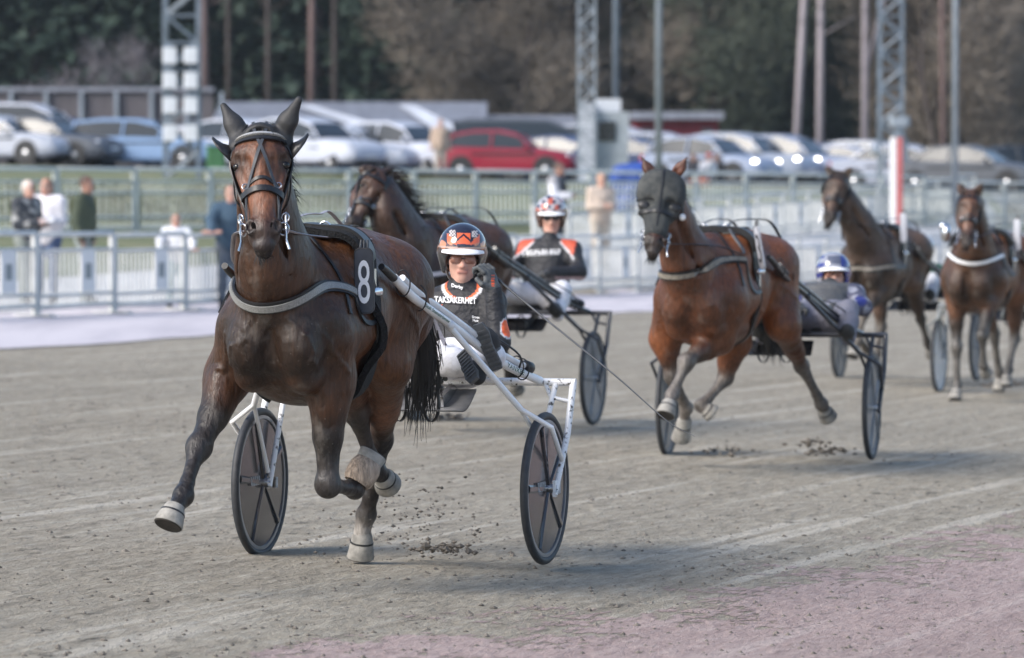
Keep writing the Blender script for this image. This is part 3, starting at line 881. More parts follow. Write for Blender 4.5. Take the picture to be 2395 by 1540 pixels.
def harness(t, B, fr, hp, k, style, plate=None, plate_mat=None, bc=None, bc_mat=None, blink=True, rein_to=None, num=None, rein_mat=None, rein_px=None):
    """straps that lie on the skin: bridle, breast collar, girth, saddle pad, back strap, number plate"""
    w, L, hx, U = fr.w, fr.l, fr.h, fr.u
    wdv, av = nrm(hp(0, .1, 0) - hp(0, 0, 0)), nrm(hp(1, 0, 0) - hp(0, 0, 0))
    mb = MB()                                                                # bridle
    st = lambda c, wd_, th=.006, n=22, off=.003: strap(mb, B, c, wd_, th, n, off)
    for s in (1, -1):
        st([hp(.0, s * .05, .03), hp(.12, s * .10, .02), hp(.30, s * .125, -.005), hp(.55, s * .098, -.01), hp(.80, s * .080, -.005)], .030)
        st([hp(.10, s * .10, .0), hp(.2, s * .11, -.08), hp(.33, s * .09, -.17), hp(.36, 0, -.20)], .016)
    st([hp(.15, .105, .0), hp(.185, .06, .07), hp(.19, 0, .09), hp(.185, -.06, .07), hp(.15, -.105, .0)], .022, .008)
    st([hp(.60, .075, -.02), hp(.585, .04, .06), hp(.58, 0, .075), hp(.585, -.04, .06), hp(.60, -.075, -.02)], .026, .012)
    st([hp(.58, .085, -.04), hp(.52, .05, .05), hp(.48, 0, .09), hp(.52, -.05, .05), hp(.58, -.085, -.04)], .014)
    br = mb.build('bridle', M_BLACK, t, auto=40)
    if style == 'main':
        mb = MB()
        for s in (1, -1):
            strap(mb, B, [hp(-.02, s * .03, .06), hp(.12, s * .022, .09), hp(.27, -s * .003, .10), hp(.40, -s * .03, .09), hp(.56, -s * .066, .05), hp(.80, -s * .070, .0)], .013, .005, 26)
        mb.build('face_strap', M_STRAP, br, auto=40)
        mb = MB()
        strap(mb, B, [hp(.135, .092, .03), hp(.148, .05, .08), hp(.15, 0, .09), hp(.148, -.05, .08), hp(.135, -.092, .03)], .013, .010, 24, .008)
        mb.build('browband', mat("glass_beads", (.66, .64, .60), .25, metal=.5, noise=(300, .5)), br, auto=40)
    for s in (1, -1):                                                        # bit rings
        mb = MB()
        for q, r in ((hp(.84, s * .080, -.015), .026), (hp(.74, s * .088, -.02), .018)):
            ring = [q + r * (U * math.cos(a_) + (L * .75 - hx * .4 * s) * math.sin(a_)) for a_ in np.linspace(0, 2 * math.pi, 18)]
            mb.tube(ring, .004, 6, False)
        mb.tube([hp(.70, s * .09, -.02), hp(.93, s * .088, -.02), hp(1.0, s * .10, -.03)], .006, 6)
        mb.build('bit', M_STEEL, br, auto=60)
        bk = B.project(A([hp(.53, s * .070, .05)]), .008)[0]
        mb = MB(); mb.tube([bk + (wdv * math.cos(a_) + av * math.sin(a_)) * .013 for a_ in np.linspace(0, 2 * math.pi, 9)], .003, 5, False); mb.build('buckle', M_STEEL, br)
    if blink:
        for s in (1, -1):                                                    # open cups standing out at the eyes
            mb = MB()
            P0 = [hp(.14, s * .108, .0), hp(.135, s * .128, .01), hp(.13, s * .150, .02), hp(.115, s * .172, .035), hp(.095, s * .190, .05)]
            P1 = [hp(.29, s * .112, .0), hp(.275, s * .132, .03), hp(.25, s * .155, .06), hp(.205, s * .178, .075), hp(.135, s * .194, .07)]
            if blink == 'closed':
                P0 = [hp(.20, s * .125, -.06), hp(.20, s * .145, -.02), hp(.21, s * .155, .02)]
                P1 = [hp(.42, s * .115, -.06), hp(.43, s * .145, -.02), hp(.42, s * .155, .03)]
            n_ = len(P0)
            V = P0 + P1 + [p - (hp(0, 0, .006) - hp(0, 0, 0)) for p in P0 + P1]
            F = [(i, i + 1, n_ + i + 1, n_ + i) for i in range(n_ - 1)] + [(2 * n_ + i, 3 * n_ + i, 3 * n_ + i + 1, 2 * n_ + i + 1) for i in range(n_ - 1)]
            F += [(0, n_, 3 * n_, 2 * n_), (n_ - 1, 3 * n_ - 1, 4 * n_ - 1, 2 * n_ - 1)] + [(i, 2 * n_ + i, 2 * n_ + i + 1, i + 1) for i in range(n_ - 1)] + [(n_ + i, n_ + i + 1, 3 * n_ + i + 1, 3 * n_ + i) for i in range(n_ - 1)]
            mb.add(V, F); mb.build('blinker', M_BLACK, br, True)
    # girth and saddle pad round the trunk
    gf = .17
    ring = lambda f, a0, a1, n: [w(f + .06 * math.cos(a_), .5 * math.sin(a_), 1.18 + .55 * math.cos(a_)) for a_ in np.linspace(a0, a1, n)]
    mb = MB(); strap(mb, B, ring(gf, -2.9, 2.9, 30), .10, .010, 60, .004); g = mb.build('girth', M_BLACK, t, auto=40)
    if style == 'main':
        mb = MB(); strap(mb, B, ring(gf + .03, -2.6, 2.6, 30), .17, .030, 60, .006); mb.build('saddle_fleece', M_FLEECE, g, auto=60)
    mb = MB()
    for s in (1, -1): strap(mb, B, ring(gf, 0, s * 1.05, 12), .10, .03, 20, .014)
    sd = mb.build('saddle_pad', M_BLACK, t, auto=50)
    for s in (1, -1):                                                        # terrets, shaft couplings
        mb = MB()
        c = B.project(A([w(gf + .05, s * .08, 1.62)]), .03)[0]
        mb.tube([c + .024 * (U * math.cos(a_) + L * math.sin(a_)) for a_ in np.linspace(0, 2 * math.pi, 14)], .005, 6, False)
        mb.box(c - U * .02, (.05, .03, .03)); mb.build('terret', M_STEEL, sd, auto=50); mb = MB()
        c = B.project(A([w(gf + .02, s * .5, 1.34)]), .03)[0]
        mb.tube([c - hx * .06, c + hx * .02, c + hx * .05], [.022, .022, .012], 10)
        mb.tube([c + U * .10, c - U * .16], .010, 6); mb.build('shaft_coupling', M_STEEL, sd, auto=50)
    mb = MB(); strap(mb, B, [w(.10, 0, 1.65), w(-.3, 0, 1.7), w(-.6, 0, 1.7), w(-.84, 0, 1.5)], .024, .006, 30)
    for s in (1, -1): strap(mb, B, [w(.30, 0, 1.75), w(.50, s * .30, 1.45), w(.56, s * .34, 1.22)], .018, .006, 20)
    mb.build('back_strap', M_BLACK, t, auto=40)
    # breast collar
    mb = MB()
    if bc is None: bc = [w(.60, .40, 1.19), w(.80, .20, 1.15), w(.90, 0, 1.13), w(.80, -.20, 1.15), w(.60, -.40, 1.19)]
    strap(mb, B, bc, .052, .010, 40, .007); bco = mb.build('breast_collar', M_BLACK, t, auto=40)
    mb = MB(); strap(mb, B, bc, .030, .006, 40, .016); mb.build('collar_face', bc_mat or M_SILVER, bco, auto=40)
    for s in (1, -1):
        mb = MB(); strap(mb, B, [bc[0 if s > 0 else -1], w(.42, s * .40, 1.17), w(.2, s * .42, 1.2)], .022, .007, 16); mb.build('trace', M_BLACK, t, auto=40)
    # reins
    rm = rein_mat or M_STRAP
    for s in (1, -1):
        mb = MB()
        c = [hp(.84, s * .085, -.02), N_mid(B, fr, s, .72), N_mid(B, fr, s, .45), B.project(A([w(gf + .05, s * .10, 1.65)]), .05)[0]]
        c += [w(-.3, s * .12, 1.62), w(-.7, s * .13, 1.56)]
        if rein_px is not None and s > 0: c = [c[0]] + rein_px
        if rein_to is not None: c.append(rein_to + L * s * .05)
        else: c.append(w(-1.3, s * .1, 1.2))
        q = spline(c, 40)
        T = np.gradient(q, axis=0)
        mb.tube(q, .011, 6, True, .35); mb.build('rein', rm, t, auto=60)
    return br
def N_mid(B, fr, s, f):
    return B.project(A([fr.w(f, s * .40, 1.50 + (f - .45) * .25)]), .03)[0]

def number_plate(t, c, up, right, num, facem, ink, width=.088, height=.285, txt=True):
    """rounded plate hanging at the horse's side"""
    up, right = nrm(up), nrm(right); fwd = np.cross(right, up)
    pts = []
    r = width * .32
    for cx_, cy_, a0 in ((1, 1, 0), (-1, 1, 90), (-1, -1, 180), (1, -1, 270)):
        for a_ in np.linspace(a0, a0 + 90, 6):
            pts.append((cx_ * (width / 2 - r) + r * math.cos(math.radians(a_)), cy_ * (height / 2 - r) + r * math.sin(math.radians(a_))))
    mb = MB(); mb.prism(pts, c, right, up, fwd, .008)
    pl = mb.build('number_plate', facem, t, auto=40)
    mb = MB()
    for x in (-.2, 0, .2): mb.tube([c + up * (height * .46) + right * x * width - fwd * .003, c + up * (height * .62) + right * (x * .8 * width) - fwd * .012], .006, 6)
    mb.build('hanger_strap', M_STRAP, pl, auto=50)
    if txt:
        q = [(x * .95, y * .97) for x, y in pts]
        rim = [c + right * x + up * y + fwd * .0045 for x, y in q] ; rim.append(rim[0])
        mb = MB(); mb.tube(rim, .0018, 5, False); mb.build('plate_edge', M_BLACK, pl)
        V, F = text_geo(num)
        V = V - (V.max(0) + V.min(0)) / 2
        V = V / A([np.ptp(V[:, 0]), np.ptp(V[:, 1]), 1]) * A([width * .62, height * .66, 1])
        mesh_from('number', [c + right * v[0] + up * (v[1] - height * .02) + fwd * .0055 for v in V], F, ink, pl, False)
    return pl
def text_geo(s, bold=.0, sub=0):
    cu = bpy.data.curves.new("lettering", 'FONT')
    cu.body = s; cu.offset = bold; cu.resolution_u = 4
    ob = bpy.data.objects.new("lettering", cu); COL.objects.link(ob)
    dg = bpy.context.evaluated_depsgraph_get()
    me = bpy.data.meshes.new_from_object(ob.evaluated_get(dg))
    V = A([v.co[:] for v in me.vertices]); F = [tuple(p.vertices) for p in me.polygons]
    bpy.data.objects.remove(ob); bpy.data.meshes.remove(me); bpy.data.curves.remove(cu)
    return V, F

BAY = dict(body=A([.105, .040, .015]), dark=A([.013, .009, .007]), belly=A([.035, .017, .010]), leg=A([.030, .025, .024]), tan=A([.36, .14, .07]), muzzle=A([.075, .062, .062]), head=A([.036, .017, .011]), white=A([.50, .46, .42]))
# --- the dark bay horse in front
HF = Frame(-.825, 18.74, 15)
g = HF.px
def Jpx(F, d): return {k: (F.loc(F.px(*v)) if isinstance(v, tuple) and len(v) == 3 and not k.endswith('_n') else v) for k, v in d.items()}
J1 = Jpx(HF, dict(
    shr=(560, 800, .60), shl=(770, 790, .60),
    elr=(535, 880, .48), knr=(467, 1048, .72), fer=(427, 1160, .95), cor=(408, 1190, 1.02), hor=(393, 1228, 1.06),
    ell=(772, 885, .48), knl=(765, 1135, .52), fel=(826, 1143, .25), col=(845, 1110, .225), hol=(873, 1062, .185),
    stl=(905, 850, -.42), hkl=(893, 1030, -.84), hfl=(857, 1205, -1.0), hcl=(848, 1252, -1.02), hhl=(843, 1305, -1.04),
    str=(792, 838, -.30), hkr=(834, 962, -.56), hfr=(878, 1098, -.76), hcr=(896, 1115, -.82), hhr=(908, 1135, -.90)))
J1.update(whitel=False, hwhitel=True, belll=True)
J1['neck'] = [HF.loc(HF.px(668, 730, .50)), HF.loc(HF.px(640, 610, .70)), HF.loc(HF.px(622, 470, .80)), HF.loc(HF.px(613, 385, .86))]
J1['tail0'] = HF.loc(HF.px(965, 700, -.84)); J1['tail'] = [HF.loc(HF.px(985, 790, -.92)), HF.loc(HF.px(990, 870, -.96)), HF.loc(HF.px(975, 935, -.98))]
H1 = dict(ears=False, poll=HF.px(609, 303, .92), muz=HF.px(617, 578, 1.19), wid=A([1, .0, -.03]), front=A([0, -1, .3]), wx=1.1, earl=HF.px(699, 233, .93), earr=HF.px(523, 248, .93))
h1, B1, hp1, AX1, N1 = build_horse(HF, 'racehorse', 'dark bay racehorse with black ear hood and number 8 plate leading the race', J1, H1, BAY, h=.0088)

bcp = [HF.px(*q) for q in ((815, 690, .45), (768, 672, .58), (722, 677, .66), (680, 700, .76), (640, 714, .82), (600, 714, .82), (560, 700, .78), (530, 668, .68), (518, 640, .5))]
REIN_HOLD = P(1035, 845, 20.3)
harness(h1, B1, HF, hp1, 1, 'main', bc=bcp, rein_to=REIN_HOLD, rein_mat=M_REIN, rein_px=[HF.px(705, 548, .75), HF.px(770, 556, .28), HF.px(885, 566, -.42), HF.px(960, 640, -.8)])
number_plate(h1, HF.px(852, 657, .40), A([-.02, .15, 1]), A([.96, -.28, .0]), '8', M_PLATE, M_INK)
# ear hood of the leader
E = SDF(.03)
for s, e in ((1, H1['earl']), (-1, H1['earr'])):
    e0 = hp1(.09, s * .068, -.01)
    E.cap(e0, e0 * .5 + e * .5, .060, .037, (.02,) * 3, .012, AX1[2], .6); E.cap(e0 * .5 + e * .5, e, .037, .015, (.02,) * 3, .02, AX1[2], .75)
    E.cap(hp1(.10, 0, .02), hp1(.15, s * .098, .0), .060, .028, (.02,) * 3, .03)
E.ell(hp1(.085, 0, .0), (.082, .045, .085), AX1, (.02,) * 3, .02)
E.ell(hp1(.16, 0, .10), (.075, .055, .06), AX1, (.02,) * 3, .02, sub=True)
E.mesh('ear_hood', M_EARHOOD, h1, .006)
# ------------------------------------------------------------------ sulkies
SHAFT_BEND = []
def shaft_at(fr, tip, jn, s, k):
    """point on the gently bent shaft: straight line from tip to joint plus the bend"""
    p = tip + (jn - tip) * k
    ks = [b[0] for b in SHAFT_BEND]
    dl, du = np.interp(k, ks, [b[1] for b in SHAFT_BEND]), np.interp(k, ks, [b[2] for b in SHAFT_BEND])
    return p + fr.l * (s * dl) + fr.u * du
def build_sulky(fr, name, label, frame_m, disc_m, tube=.019, main=False, bar_u=.835, hf=None):
    t = thing(name, label, 'sulky', fr.o, 0, 'two wheeled racing sulkies')
    w = fr.w
    R = .355
    for s in (1, -1):
        lx = s * .703
        c = w(0, lx, R)
        ax = fr.l
        wt = thing('wheel', None, None, c - fr.o); wt.parent = t
        wt.location = [float(v) for v in c - fr.o]
        mb = MB()
        prof = [(r_ * math.sin(a_), R - .019 + .019 * math.cos(a_)) for a_, r_ in ((q, .019) for q in np.linspace(0, 2 * math.pi, 11)[:-1])]
        mb.lathe(c, ax, prof, 64, True); mb.build('tyre', M_RUBBER, wt, True)
        mb = MB(); mb.lathe(c, ax, [(-.012, R - .036), (.012, R - .036), (.012, R - .052), (-.012, R - .052)], 64, True); mb.build('rim', M_RIM if disc_m is M_DISC else disc_m, wt, auto=40)
        mb = MB(); mb.lathe(c, ax, [(-.018, .03), (-.006, R - .05), (.006, R - .05), (.018, .03)], 48); mb.build('disc', disc_m, wt, auto=40)
        mb = MB()
        for k in range(5):
            a_ = 2 * math.pi * (k + (.21 if s > 0 else .16)) / 5
            d = fr.u * math.cos(a_) + fr.h * math.sin(a_)
            q = np.cross(ax, d)
            for sd in (1, -1):
                o_ = c + ax * sd * .010
                mb.add([o_ + d * .02 + q * .014, o_ + d * .02 - q * .014, o_ + d * (R - .06) - q * .020, o_ + d * (R - .06) + q * .020,
                        o_ + d * .02 + q * .008 + ax * sd * .016, o_ + d * .02 - q * .008 + ax * sd * .016, o_ + d * (R - .06) - q * .010 + ax * sd * .008, o_ + d * (R - .06) + q * .010 + ax * sd * .008],
                       [(0, 1, 5, 4), (1, 2, 6, 5), (2, 3, 7, 6), (3, 0, 4, 7), (4, 5, 6, 7)])
        mb.build('spokes', M_SPOKE if disc_m is M_DISC else disc_m, wt)
        mb = MB(); mb.tube([c - ax * .045, c + ax * .045], .022, 16); mb.tube([c - ax * .055, c + ax * .055], .010, 10)
        mb.build('hub', M_STEEL, wt, auto=40)
        if main:
            mb = MB()
            for sd in (1, -1):
                o_ = c + ax * sd * .020
                for i in range(5): mb.box(o_ + fr.h * (.17 - i * .026) + fr.u * .015, (.004, .012, .045), [ax, fr.h, nrm(fr.u + fr.h * .3)])
                mb.box(o_ - fr.h * .17 - fr.u * .01, (.004, .03, .05), [ax, fr.h, fr.u])
            mb.build('wheel_decal', mat("worn_silver_decal", (.38, .40, .43), .5, noise=(60, .5)), wt)
    # arch: crossbar, struts from the bar ends to the hubs
    be = .768
    bar = [w(-.29, -be, bar_u), w(-.29, be, bar_u)]
    mb = MB(); mb.tube(bar, tube * .95, 12); mb.build('crossbar', M_WHITED if main else frame_m, t, auto=50)
    for s in (1, -1):
        mb = MB()
        mb.tube([w(-.29, s * (be - .012), bar_u), w(-.16, s * .765, .60), w(.005, s * .752, R - .03)], [tube * .9, tube * .85, tube * .75], 10)
        mb.box(w(.0, s * .752, R), (.012, .035, .075), [fr.l, fr.h, fr.u])
        mb.tube([w(-.29, s * .672, bar_u), w(-.20, s * .664, .70), w(.005, s * .655, R - .02)], tube * .72, 10)
        mb.tube([w(-.245, s * .668, .765), w(-.235, s * .77, .745)], tube * .5, 8)
        mb.tube([w(-.29, s * .615, bar_u), w(-.25, s * .668, .745)], tube * .55, 8)
        mb.build('wheel_fork', M_WHITED if main else frame_m, t, auto=50)
        # shaft from the horse's side down to the bar
        tip, jn = (w(1.30, s * .375, 1.385) if hf is None else hf.w(.02, s * .325, 1.36)), w(-.285, s * .60, bar_u + .01)
        at = lambda k, tip=tip, jn=jn, s=s: shaft_at(fr, tip, jn, s, k)
        sm = MB(); sm.tube([at(k) for k in np.linspace(.06, 1, 18)], tube * 1.08, 14)
        sh = sm.build('shaft', frame_m, t, auto=50)
        sm = MB(); sm.tube([at(-.035), at(.0), at(.085)], [tube * .8, tube * .95, tube * 1.0], 14); sm.build('shaft_tip', M_BLACK, sh, auto=50)
        sm = MB(); o2 = fr.u * .036 - fr.h * .012
        sm.tube([at(k) + o2 for k in np.linspace(.13, .915, 14)], tube * .82, 12); sm.build('extension_tube', frame_m, sh, auto=50)
        sm = MB(); dd = nrm(jn - tip)
        dd = nrm(at(.92) - at(.86)); sm.lathe(at(.905) + o2, dd, [(0, .020), (.012, .030), (.055, .031), (.075, .018)], 18); sm.build('end_cap', M_BLACK, sh, auto=50)
        for k in (.14, .27, .87, .90):
            sm = MB()
            q = at(k) + o2 * .5
            ring = [q + (fr.u * math.cos(a_) * (.058 if k < .8 else .05) + fr.l * math.sin(a_) * .034) for a_ in np.linspace(0, 2 * math.pi, 18)]
            sm.tube(ring, .0035, 5, False); sm.build('binding_cord', M_BLACK, sh)
        sm = MB(); sm.tube(spline([at(.60) + o2, at(.68) + o2 + fr.u * .03 + fr.l * s * .03, at(.82) + fr.u * .05 + fr.l * s * .06, at(.88)], 16), .005, 6)
        sm.build('whip_cord', M_BLACK, sh)
        # brace from the shaft forward of the wheel to the outer fork
        mb = MB()
        k0 = at(.46) - fr.u * .01
        a1 = BR1 if s > 0 else (BR1[0], -BR1[1], BR1[2])
        a2 = BR2 if s > 0 else (BR2[0], -BR2[1], BR2[2])
        a3 = BR3 if s > 0 else (BR3[0], -BR3[1], BR3[2])
        a4 = BR4 if s > 0 else (BR4[0], -BR4[1], BR4[2])
        mb.tube([k0, w(*a1)], tube * .78, 10)
        mb.tube([w(*a1), w(*a2), w(*a3)], tube * .62, 10)
        mb.tube([w(*a1), w(*a4), w(.02, s * .655, R + .05)], tube * .55, 10)
        mb.ball(k0 + fr.l * s * .012, .022)
        mb.build('brace', frame_m, t, auto=50)
    # seat, foot rests, splash guard, hanging straps
    mb = MB()
    mb.box(w(-.47, 0, bar_u + .035), (.42, .40, .05), [fr.l, fr.h, fr.u], .1)
    mb.box(w(-.655, 0, bar_u + .10), (.40, .045, .13), [fr.l, fr.h, fr.u])
    st = mb.build('seat', M_BLACK, t, auto=40)
    for s in (1, -1):
        mb = MB(); mb.lathe(w(-.40, s * .235, bar_u + .03), fr.l * s, [(0, .05), (.05, .055), (.075, .03)], 16); mb.build('seat_roll', M_BLACK, st, auto=50)
    for s in (1, -1):
        mb = MB(); mb.box(w(-.40, s * .13, bar_u - .04), (.028, .42, .05), [fr.l, nrm(fr.h - fr.u * .28), nrm(fr.u + fr.h * .28)])
        mb.build('seat_rail', M_STEEL if main else frame_m, t)
    mb = MB()
    V = []
    for i in range(8):
        a_ = i / 7
        for l_ in (-.24, .24): V.append(w(-.42 + .28 * a_, l_ * (1 + .1 * a_), bar_u - .05 - .09 * math.sin(a_ * 1.45)))
    mb.add(V, [(2 * i, 2 * i + 1, 2 * i + 3, 2 * i + 2) for i in range(7)])
    mb.add([v + fr.u * .006 for v in V], [(2 * i + 2, 2 * i + 3, 2 * i + 1, 2 * i) for i in range(7)])
    mb.build('splash_sheet', mat("scuffed_grey_sheet", (.26, .26, .27), .4, noise=(12, .3)) if main else M_BLACK, t, True)
    for l_ in (-.07, .09):
        mb = MB()
        q = [w(-.18 + .02 * math.sin(a_), l_ + .045 * math.sin(a_), bar_u - .105 - .085 * math.cos(a_)) for a_ in np.linspace(.2, 2 * math.pi - .2, 22)]
        T = MB(); T.tube(q, .013, 8, True, .25); T.build('strap_loop', M_BLACK, t, True)
    return t
SF = Frame(-.52, 20.0, 17)
_q = lambda x, y, f: SF.loc(SF.px(x, y, f))
BR1, BR2, BR3, BR4 = _q(1217, 957, .22), _q(1290, 1000, .16), _q(1331, 1076, -.07), _q(1246, 1006, .10)
BR3 = (BR3[0], .765, BR3[2]); BR2 = (BR2[0], max(BR2[1], .70), BR2[2])
print("brace", BR1, BR2, BR3, BR4)
_tip, _jn = SF.w(1.30, .375, 1.385), SF.w(-.285, .60, .845)
SHAFT_BEND += [(-.2, 0, 0), (0, 0, 0)]
for x, y, k in ((960, 694, .22), (1051, 757, .47), (1130, 818, .68), (1197, 866, .85)):
    m = SF.loc(SF.px(x, y, 1.30 - 1.585 * k)); p_ = SF.loc(_tip + (_jn - _tip) * k)
    SHAFT_BEND.append((k, m[1] - p_[1], m[2] - p_[2]))
SHAFT_BEND += [(1, 0, 0), (1.2, 0, 0)]
_xs = np.linspace(-.2, 1.2, 57)
_sm = [np.interp(_xs, [b[0] for b in SHAFT_BEND], [b[i] for b in SHAFT_BEND]) for i in (1, 2)]
for _ in range(12):
    for a in _sm: a[1:-1] = a[1:-1] * .5 + (a[:-2] + a[2:]) * .25
SHAFT_BEND[:] = list(zip(_xs, _sm[0], _sm[1]))
sul1 = build_sulky(SF, 'sulky', 'white racing sulky with dark disc wheels behind the number 8 horse', M_WHITE, M_DISC, main=True)
def tube_text(txt, parent, fr, k0, k1, size, side, m, bar_u=.835, rad=.0215):
    """lettering along the camera side of a shaft"""
    tip, jn = fr.w(1.30, .375, 1.385), fr.w(-.285, .60, bar_u + .01)
    V, F = text_geo(txt, .01)
    x0, x1 = V[:, 0].min(), V[:, 0].max()
    pa, pb = shaft_at(fr, tip, jn, 1, k0), shaft_at(fr, tip, jn, 1, k1)
    d = nrm(pb - pa); Lg = np.linalg.norm(pb - pa)
    sc_ = Lg / (x1 - x0)
    view = nrm(fr.l * .8 - A([0, 1, 0])); view = nrm(view - d * (view @ d)); up = np.cross(view, d)
    if up[2] < 0: up = -up
    out = []
    for v in V:
        y = (v[1] - .3) * size
        a_ = y / rad
        out.append(shaft_at(fr, tip, jn, 1, k0 + (k1 - k0) * (v[0] - x0) / (x1 - x0)) + view * (rad + .0008) * math.cos(a_) + up * (rad + .0008) * math.sin(a_))
    mesh_from('lettering', out, F, m, parent, False)
shaft1 = [c for c in sul1.children if c.name.startswith('shaft')][0]
tube_text("Stall Stenströmer", shaft1, SF, .29, .445, .022, 1, M_GREENINK)
tube_text("YANKEE", shaft1, SF, .80, .895, .030, 1, M_GREENINK)
# ------------------------------------------------------------------ people
SKIN = A([.62, .36, .28])
def face_prims(B, hc, fw, up, s=1.0, skin=SKIN, k=.015):
    sd = np.cross(up, fw); sd = nrm(sd); AX = [sd, fw, up]
    B.ell(hc + up * .025 * s, A([.073, .092, .095]) * s, AX, skin, .03)
    B.ell(hc - up * .045 * s + fw * .022 * s, A([.058, .066, .065]) * s, AX, skin, .03)
    B.ell(hc - up * .095 * s + fw * .062 * s, A([.026, .022, .022]) * s, AX, skin, .03)                    # chin
    B.cap(hc + up * .012 * s + fw * .085 * s, hc - up * .030 * s + fw * .107 * s, .009 * s, .014 * s, skin * A([1.05, .95, .92]), k)   # nose
    for q in (1, -1):
        B.ell(hc - up * .034 * s + fw * .094 * s + sd * q * .012 * s, A([.010, .011, .009]) * s, AX, skin, .01)
        B.ell(hc + up * .012 * s + fw * .083 * s + sd * q * .030 * s, A([.013, .012, .010]) * s, AX, (.25, .17, .14), .008, sub=True)
        B.ell(hc + up * .010 * s + fw * .072 * s + sd * q * .030 * s, A([.012, .012, .011]) * s, AX, (.30, .24, .21), .004)
        B.cap(hc + up * .030 * s + fw * .088 * s + sd * q * .016 * s, hc + up * .032 * s + fw * .076 * s + sd * q * .045 * s, .0065 * s, .005 * s, (.13, .07, .045), .01)
        B.ell(hc - up * .012 * s + fw * .066 * s + sd * q * .045 * s, A([.022, .02, .02]) * s, AX, skin, .03)
        B.ell(hc + sd * q * .073 * s - fw * .005 * s, A([.010, .020, .030]) * s, AX, skin * .9, .008)          # ears
    B.cap(hc - up * .062 * s + fw * .090 * s + sd * .022 * s, hc - up * .062 * s + fw * .090 * s - sd * .022 * s, .0075 * s, .0075 * s, (.46, .20, .16), .008)
    B.cap(hc - up * .062 * s + fw * .101 * s + sd * .022 * s, hc - up * .062 * s + fw * .101 * s - sd * .022 * s, .0022 * s, .0022 * s, (-1, 0, 0), .005, sub=True)
    return AX
def hand_prims(B, wr, d, nrm_, side, col, curl=.5, s=1.0, k=.008):
    """palm and five fingers: d points along the hand, nrm_ is the back of the hand, side is towards the thumb"""
    d, nn = nrm(d), nrm(nrm_ - nrm(d) * (nrm_ @ nrm(d))); sd = nrm(side - d * (side @ d) - nn * (side @ nn))
    pc = wr + d * .048 * s
    B.cap(wr, wr + d * .02 * s, .026 * s, .030 * s, col, .02)
    B.ell(pc, A([.040, .044, .017]) * s, [sd, d, nn], col, .015)
    for i, (o, L_) in enumerate(((.030, .072), (.010, .080), (-.011, .074), (-.031, .058))):
        p = pc + d * .036 * s + sd * o * s
        ang = 0
        for j, fr_ in enumerate((.45, .32, .23)):
            ang += curl * (1.05 if j else .75) * (1 + .08 * i)
            q = p + (d * math.cos(ang) - nn * math.sin(ang)) * L_ * fr_ * s
            B.cap(p, q, (.0098 - .0008 * j) * s, (.0092 - .0009 * j) * s, col, k * .5)
            p = q
    p = wr + d * .022 * s + sd * .026 * s
    q = p + (d * .55 + sd * .7 - nn * .25) * .034 * s
    B.cap(p, q, .0135 * s, .0115 * s, col, .012)
    B.cap(q, q + (d * .85 + sd * .1 - nn * .55) * .03 * s, .0112 * s, .009 * s, col, .004)

